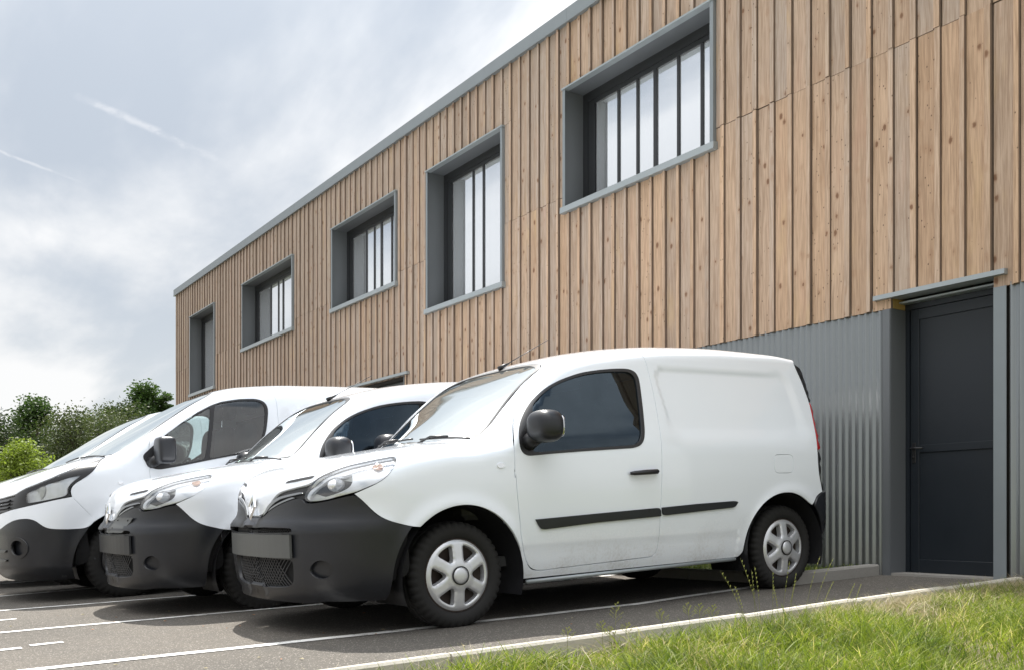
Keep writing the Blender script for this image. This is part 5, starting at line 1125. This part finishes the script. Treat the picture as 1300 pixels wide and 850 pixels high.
    rb = mkloop(S, 'rcyl', full([(4.0, 0, .62), (3.95, .6, .62), (3.9, .93, .62), (3.6, .95, .62), (3.55, .95, .45), (3.6, .93, .3), (3.9, .9, .25), (4.0, 0, .25)]), .03)
    pobj('rear_bumper', panel(S, 'rcyl', rb, (), .05, .012, .02), M['black'], root)
    rd = mkloop(S, 'rcyl', full([(4.0, 0, 1.90), (3.9, .6, 1.88), (3.88, .74, 1.80), (3.90, .85, 1.5), (3.93, .92, 1.1), (3.93, .94, .64), (4.0, 0, .64)]), .03)
    pobj('rear_doors', panel(S, 'rcyl', rd, (), .07), M['paint'], root)
    MB().box((-.62, -.72, .27), (.62, 3.7, .36)).box((-.88, .47, .262), (.88, 2.63, .34)).build('underbody', M['dark'], root)
    for sg in (1, -1):
        for cu in (0, 3.098):
            V, F = [], []
            for k in range(25):
                a = R(-20 + 220 * k / 24)
                for x, r_ in ((.955, .428), (.9, .428), (.58, .43), (.58, .05)): V.append((sg * x, cu + r_ * math.cos(a), .335 + r_ * math.sin(a)))
            for k in range(24):
                for j in range(3): F.append((k * 4 + j, k * 4 + j + 1, k * 4 + 5 + j, k * 4 + 4 + j))
            inst('wheel_arch_liner', mesh('wheel_arch_liner', V, F, M['trim'], True), root)
    for sg in (1, -1): MB().box((sg * .56, -.53, .215), (sg * .90, -.49, .66)).build('splash_guard', M['dark'], root)
    for u in (0, 3.098):
        for sg in (1, -1): wheel(root, u, sg * .80, .334, .336, .107, .21, 'large', 'plain')
    cabin(root, S, (-.05, 1.6, 1.22), 1.56, (-.10, .42, 1.13), ((.52, .92), (-.10, .92), (-.55, .92)), (.50, .58, 1.06), .80, 1.68)
    mirror_pair(root, doors, (1.12, .30, 1.27), (.125, .075, .115), [(.95, .22, 1.17), (1.0, .24, 1.18), (1.07, .28, 1.21)], 5.0)
    return root
v3 = small_van((-5.556, -3.964, float(gz(-5.556, -3.964))), 'small white panel van in front with black bumpers and a wide blank grey plate')
v2 = small_van((-7.575, -4.35, float(gz(-7.575, -4.35))), 'small white panel van with a bent plate bracket hanging on its bumper, between two vans', 'bracket')
v1 = large_van((-9.83, -4.8, float(gz(-9.83, -4.8))), 'taller white panel van with angular black and chrome headlights and a split side window')
tree_ = family()
v0 = copy_tree(v1, tree_); v0.location = (-12.13, -4.85, float(gz(-12.13, -4.85)))
v0['label'] = 'white van farthest from the camera, only its windscreen and bonnet seen beside the trees'

STALKS_RYE = [(-3.6, -2.76, .40, .05, -.42), (-3.58, -2.77, .355, .05, -.20), (-3.6, -2.79, .33, -.04, -.05), (-3.6, -2.58, .365, .05, .10), (-3.57, -2.69, .32, 0, 0), (-3.6, -2.52, .30, .03, .14),
              (-3.6, -2.40, .38, .04, .30), (-3.6, -2.33, .365, .04, .44), (-3.6, -2.27, .23, .02, .5), (-3.6, -2.86, .34, .05, -.62), (-3.58, -2.88, .26, 0, -.35), (-3.55, -2.60, .27, .1, .15), (-3.55, -2.66, .24, -.1, -.1),
              (-3.5, -2.2, .22, .1, .35), (-3.55, -2.05, .20, 0, .4)]
STALKS_OPEN = [(-3.6, -3.76, .245, 0, .05), (-3.6, -3.83, .165, .05, -.1), (-3.6, -3.79, .13, 0, 0), (-3.6, -3.70, .14, 0, .15), (-3.6, -3.44, .185, 0, -.18), (-3.6, -4.04, .155, 0, 0), (-3.6, -3.26, .20, 0, -.15), (-3.6, -3.20, .19, 0, 0), (-3.6, -3.12, .175, 0, .1)]
TREES = [((-47.3, -1.9, -.3), 5.2, 2.0, .12, 60, 6500, .17, M['leaf1'], 'dark evergreen tree cut by the left edge of the photograph', 'tree', 'tree', .16, 3),
         ((-50.8, -.1, -.3), 6.5, 1.15, .25, 46, 5200, .19, M['leaf4'], 'tallest leafy tree near the left edge, rising behind the olive shrub', 'tree', 'tree', .15, 5, .3),
         ((-43.8, .6, -.3), 5.0, 1.75, .10, 60, 6500, .14, M['leaf2'], 'grey green olive shrub in front of the tall leafy tree', 'shrub', 'shrub', .12, 8),
         ((-47.5, 2.4, -.3), 5.2, 1.9, .10, 54, 4200, .13, M['leaf2'], 'thin twiggy grey shrub right of the olive shrub', 'shrub', 'shrub', .10, 12, .5),
         ((-53.3, 4.3, -.3), 6.0, 2.6, .10, 60, 5600, .17, M['leaf2'], 'low dull green bush directly above the farthest van', 'shrub', 'shrub', .12, 21),
         ((-62.5, 7.7, -.3), 9.0, 1.25, .35, 44, 5200, .24, M['leaf4'], 'green tree with a pointed crown left of the building corner', 'tree', 'tree', .2, 31, .35),
         ((-61.9, 8.8, -.3), 8.3, .95, .4, 26, 2600, .24, M['leaf4'], 'narrow tree with a round top closest to the building corner', 'tree', 'tree', .18, 35),
         ((-65.6, 6.5, -.3), 7.7, 1.0, .4, 24, 2400, .24, M['leaf1'], 'small dark tree left of the pointed tree', 'tree', 'tree', .16, 37),
         ((-30.0, -3.1, -.3), 2.85, .95, .10, 46, 5200, .10, M['leaf3'], 'bright yellow green bush at the left edge above the bonnets', 'shrub', 'shrub', .06, 41),
         ((-57.0, .8, -.3), 5.6, 3.2, .05, 60, 5200, .2, M['leaf1'], 'dark wide bush behind the olive and twiggy shrubs', 'shrub', 'shrub', .14, 45),
         ((-52.5, 2.6, -.3), 5.6, 2.3, .08, 60, 5600, .17, M['leaf4'], 'mid green bush filling the gap behind the twiggy shrub', 'shrub', 'shrub', .12, 51),
         ((-58.5, 6.0, -.3), 6.9, 2.0, .10, 56, 5200, .2, M['leaf1'], 'dark green bush at the foot of the pointed tree', 'shrub', 'shrub', .14, 57)]

# ------------------------------------------------------------------ grass and plants
def tone(me, vals, per):
    a = me.attributes.new('tone', 'FLOAT', 'POINT'); a.data.foreach_set('value', np.repeat(np.asarray(vals, np.float32), per))
def blades(name, X, Y, Z, Hh, Wd, lean, m, seg=3, kind='stuff', parent=None):
    n = len(X); az = rng.uniform(0, 2 * np.pi, n); la = rng.uniform(0, 2 * np.pi, n)
    k = seg + 1; V = np.zeros((n, 2 * k, 3))
    for j in range(k):
        t = j / seg; wj = Wd * (1 - t) ** .7 * .5 + .0003; bend = lean * Hh * t ** 1.8; zz = Hh * t * (1 - .25 * lean * t)
        for s_, sg in ((0, -1), (1, 1)):
            V[:, 2 * j + s_, 0] = X + np.cos(la) * bend + sg * wj * np.cos(az); V[:, 2 * j + s_, 1] = Y + np.sin(la) * bend + sg * wj * np.sin(az); V[:, 2 * j + s_, 2] = Z + zz
    base = (np.arange(n) * 2 * k)[:, None]
    F = np.concatenate([base + np.array([[2 * j, 2 * j + 1, 2 * j + 3, 2 * j + 2]]) for j in range(seg)], 0)
    me = bpy.data.meshes.new(name); me.vertices.add(n * 2 * k); me.vertices.foreach_set('co', V.reshape(-1).astype(np.float32))
    me.loops.add(len(F) * 4); me.loops.foreach_set('vertex_index', F.reshape(-1).astype(np.int32))
    me.polygons.add(len(F)); me.polygons.foreach_set('loop_start', np.arange(0, len(F) * 4, 4, dtype=np.int32)); me.polygons.foreach_set('use_smooth', np.ones(len(F), bool))
    me.materials.append(m); me.update(); me.validate(); tone(me, rng.uniform(0, 1, n), 2 * k)
    return inst(name, me, parent, kind=kind)
def nz(x, y, s_=1.0, seed=0):
    return .5 + .25 * (np.sin(x * 3.7 * s_ + seed) * np.cos(y * 4.3 * s_ - seed) + np.sin((x + y) * 7.9 * s_ + 2 * seed) * .6 + np.sin((x - 1.7 * y) * 13.1 * s_ + seed) * .4)
def verge_z(x, y): return gz(x, y) - .055
n = 78000
gx, gy = rng.uniform(-3.675, -.4, n), rng.uniform(-6.6, .1, n)
den = nz(gx, gy, 1, 1); edge_ = np.clip((gx + 3.675) / .20, 0.28, 1)
keep = rng.random(n) < np.clip(.35 + .9 * den, 0, 1) * (.35 + .65 * edge_)
gx, gy, den, edge_ = gx[keep], gy[keep], den[keep], edge_[keep]
tall = (.035 + .115 * np.clip(nz(gx, gy, .7, 4), 0, 1) * edge_ + .02 * edge_) * rng.uniform(.4, 1.35, len(gx))
blades('grass', gx, gy, verge_z(gx, gy), tall, rng.uniform(.003, .0065, len(gx)), rng.uniform(.2, 1.3, len(gx)), M['grass'])
n = 26000; fx, fy = rng.uniform(-3.6, 3, n), rng.uniform(-10, 1.4, n); k_ = (fx > -.4) | (fy < -6.5) | (fy > .1); fx, fy = fx[k_], fy[k_]
blades('grass', fx, fy, verge_z(fx, fy), rng.uniform(.04, .13, len(fx)), rng.uniform(.005, .009, len(fx)), rng.uniform(.2, 1.3, len(fx)), M['grass'])
# coarse tussocks standing a little higher
tx, ty = [], []
for cx_, cy_, q_, r_ in ((-3.28, -3.05, 380, .16), (-3.05, -2.55, 240, .12), (-3.45, -4.35, 160, .08), (-2.6, -2.9, 320, .15), (-2.9, -4.2, 200, .12), (-2.5, -3.7, 260, .15), (-3.2, -1.6, 260, .16), (-2.9, -.9, 260, .16), (-2.2, -2.2, 320, .2), (-3.1, -3.9, 200, .12), (-3.45, -3.6, 120, .08)):
    tx.append(rng.normal(cx_, r_, q_)); ty.append(rng.normal(cy_, r_, q_))
tx, ty = np.concatenate(tx), np.concatenate(ty); k_ = tx > -3.67; tx, ty = tx[k_], ty[k_]
blades('grass_tussocks', tx, ty, verge_z(tx, ty), rng.uniform(.07, .17, len(tx)), rng.uniform(.004, .008, len(tx)), rng.uniform(.4, 1.5, len(tx)), M['grass'], 4)
# blades that lean out over the kerb
n = 900; kx_, ky_ = -3.675 + np.abs(rng.normal(0, .03, n)), rng.uniform(-6, -.2, n); k_ = nz(kx_, ky_, 1.3, 7) > .45; kx_, ky_ = kx_[k_], ky_[k_]
blades('kerb_grass', kx_, ky_, verge_z(kx_, ky_), rng.uniform(.05, .15, len(kx_)), rng.uniform(.003, .006, len(kx_)), rng.uniform(.5, 1.6, len(kx_)), M['grass'], 4)
# dry stems, thickest along the kerb towards the wall
n = 15000; dx_, dy_ = -3.66 + np.abs(rng.normal(0, .36, n)), np.where(rng.random(n) < .45, rng.uniform(-6, .1, n), rng.uniform(-2.3, .1, n))
k_ = rng.random(n) < np.clip(.25 + .9 * np.clip((dy_ + 2.9) / 2.2, 0, 1), 0, 1) * .8; dx_, dy_ = dx_[k_], dy_[k_]
blades('dry_grass', dx_, dy_, verge_z(dx_, dy_), rng.uniform(.04, .17, len(dx_)), rng.uniform(.0016, .004, len(dx_)), rng.uniform(.6, 2.2, len(dx_)), M['straw'], 4)
# short turf between the wall and its kerb
n = 5000; bx_, by_ = rng.uniform(-9.5, -4.95, n), rng.uniform(-.93, -.05, n)
blades('bed_grass', bx_, by_, gz(bx_, by_) + .045, rng.uniform(.02, .06, n), rng.uniform(.003, .006, n), rng.uniform(.2, 1.0, n), M['grass'])
# tall flowering stems by the kerb, one object each
def stalk(kind, x, y, h, lx, ly):
    V, F, Tn = [], [], []; z0 = float(verge_z(x, y)); mb = MB(); pts = []
    for k in range(7):
        t = k / 6; pts.append((lx * h * t ** 1.6, ly * h * t ** 1.6, h * t))
    mb.tube(pts, [.0012 - .0006 * k / 6 for k in range(7)], 5)
    if kind == 'rye':
        for k in range(15):
            t = .52 + .46 * k / 14; p = np.array([lx * h * t ** 1.6, ly * h * t ** 1.6, h * t]); sg = 1 if k % 2 else -1; a = rng.uniform(0, .6)
            mb.add([p, p + (.0026 * sg, .002 * math.cos(a), .003), p + (.0042 * sg, .0015, .013), p + (.0008 * sg, -.002, .009)], [(0, 1, 2, 3)], True)
    else:
        for k in range(12):
            t = .62 + .36 * k / 11; p = np.array([lx * h * t ** 1.6, ly * h * t ** 1.6, h * t]); L = .034 * (1.15 - (k / 11)) + .005; an = k * 2.4
            e = p + (math.cos(an) * L, math.sin(an) * L, L * .7); mb.tube([p, e], .0006, 4)
            for f in (.55, .8, 1.0):
                c_ = p + (e - p) * f; mb.add([c_ + (-.003, 0, 0), c_ + (0, .0025, -.003), c_ + (.003, 0, .001), c_ + (0, -.0025, .006)], [(0, 1, 2, 3)], True)
    me = mb.me('grass_stalk', M['stalk']); tone(me, rng.uniform(0, 1, len(me.vertices)), 1)
    lab = 'slender grass spike standing above the verge by the kerb' if kind == 'rye' else 'thin grass stem with an open seed head beside the kerb'
    return inst('grass_stalk', me, None, (x, y, z0), label=lab, cat='grass stalk', group='spiked grass stalks at the kerb' if kind == 'rye' else 'open seed heads at the kerb')
for x, y, h, lx, ly in STALKS_RYE: stalk('rye', x, y, h, lx, ly)
for x, y, h, lx, ly in STALKS_OPEN: stalk('open', x, y, h, lx, ly)
def weed(x, y, n_, r_, label):
    V, F = [], []; z0 = float(verge_z(x, y))
    for k in range(n_):
        a = k * 2.4 + rng.uniform(-.3, .3); L = r_ * rng.uniform(.6, 1.0); wd = L * .3; el = rng.uniform(.35, 1.0); b = len(V)
        for t, wf in ((0, .12), (.3, .7), (.6, 1), (.85, .7), (1, .05)):
            z = L * (math.sin(el) * t - .45 * t * t); rr = L * t * math.cos(el * .6)
            for sg in (-1, 0, 1): V.append((math.cos(a) * rr - math.sin(a) * wd * wf * sg, math.sin(a) * rr + math.cos(a) * wd * wf * sg, z + .006 + .12 * wd * wf * abs(sg)))
        F += [(b + 3 * j + i, b + 3 * j + i + 1, b + 3 * j + i + 4, b + 3 * j + i + 3) for j in range(4) for i in range(2)]
    me = mesh('leafy_weed', V, F, M['weed']); tone(me, rng.uniform(0, 1, len(V)), 1)
    inst('leafy_weed', me, None, (x, y, z0), label=label, cat='weed')
weed(-3.02, -3.02, 12, .085, 'bright green broad leaved weed in the verge near the tall grass spikes')
weed(-2.72, -2.62, 14, .10, 'leafy dark green weed in the grass right of the brightest rosette')
weed(-2.35, -1.75, 16, .11, 'pale green leafy weed at the right end of the grass verge')

# ------------------------------------------------------------------ trees and shrubs beyond the vans
def tree(loc, H_, wd, crown0, lobes, nleaf, ls, lm, label, name, cat, trunk_r=.14, seed=1, upright=0.0):
    g = np.random.default_rng(seed); root = empty(name, loc, label=label, cat=cat, group=None)
    tb = MB(); pts = [(g.normal(0, .05) * H_ * .1 * t, g.normal(0, .05) * H_ * .1 * t, H_ * .8 * t) for t in (0, .2, .4, .6, .8, 1.0)]
    tb.tube(pts, [trunk_r * (1.15 - t) for t in (0, .2, .4, .6, .8, 1.0)], 9)
    L = []
    for k in range(lobes):
        t = crown0 + (1 - crown0) * g.random() ** .9; a = g.uniform(0, 6.28); env = wd * (math.sin(math.pi * min(1, (t - crown0 * .6) / (1.04 - crown0 * .6))) ** .75)
        r_ = env * g.uniform(.25, 1.0); c_ = np.array([r_ * math.cos(a), r_ * math.sin(a), H_ * t]); s_ = g.uniform(.13, .25) * min(H_, 2.3 * wd)
        L.append((c_, s_)); bz = c_[2] * g.uniform(.45, .75)
        tb.tube([(0, 0, bz), tuple(c_ * (.5, .5, 0) + (0, 0, (bz + c_[2]) * .52)), tuple(c_)], [trunk_r * .42, trunk_r * .25, .012], 6)
    tb.build('trunk', M['bark'], root)
    P, S_ = [], []
    for c_, s_ in L:
        m_ = int(2.3 * nleaf / lobes); v = g.normal(0, 1, (m_, 3)); v /= np.linalg.norm(v, axis=1, keepdims=True); rad = s_ * (g.random((m_, 1)) ** .42) * (1 + .16 * g.normal(0, 1, (m_, 1)).clip(-1, 1.))
        P.append(c_ + v * rad * np.array([1.15, 1.15, .85 + upright])); S_.append(np.full(m_, g.random()))
    P = np.vstack(P); S_ = np.concatenate(S_); n_ = len(P); sz = ls * .85 * g.uniform(.6, 1.3, n_)
    a = g.normal(0, 1, (n_, 3)); a[:, 2] *= .6; a /= np.linalg.norm(a, axis=1, keepdims=True); b = np.cross(a, g.normal(0, 1, (n_, 3))); b /= np.linalg.norm(b, axis=1, keepdims=True)
    V = np.stack([P - a * sz[:, None] * .5, P + b * sz[:, None] * .28, P + a * sz[:, None] * .5, P - b * sz[:, None] * .28], 1).reshape(-1, 3)
    F = np.arange(n_ * 4).reshape(-1, 4); me = bpy.data.meshes.new('crown'); me.vertices.add(n_ * 4); me.vertices.foreach_set('co', V.reshape(-1).astype(np.float32))
    me.loops.add(n_ * 4); me.loops.foreach_set('vertex_index', F.reshape(-1).astype(np.int32)); me.polygons.add(n_); me.polygons.foreach_set('loop_start', np.arange(0, n_ * 4, 4, dtype=np.int32))
    me.materials.append(lm); me.update(); tone(me, np.clip(S_ * .6 + g.random(n_) * .4, 0, 1), 4)
    inst('crown', me, root); return root
for a in TREES: tree(*a)
print('objects', len(C.objects), 'triangles', sum(len(o.data.loop_triangles) if o.type == 'MESH' and not o.data.calc_loop_triangles() else 0 for o in C.objects))
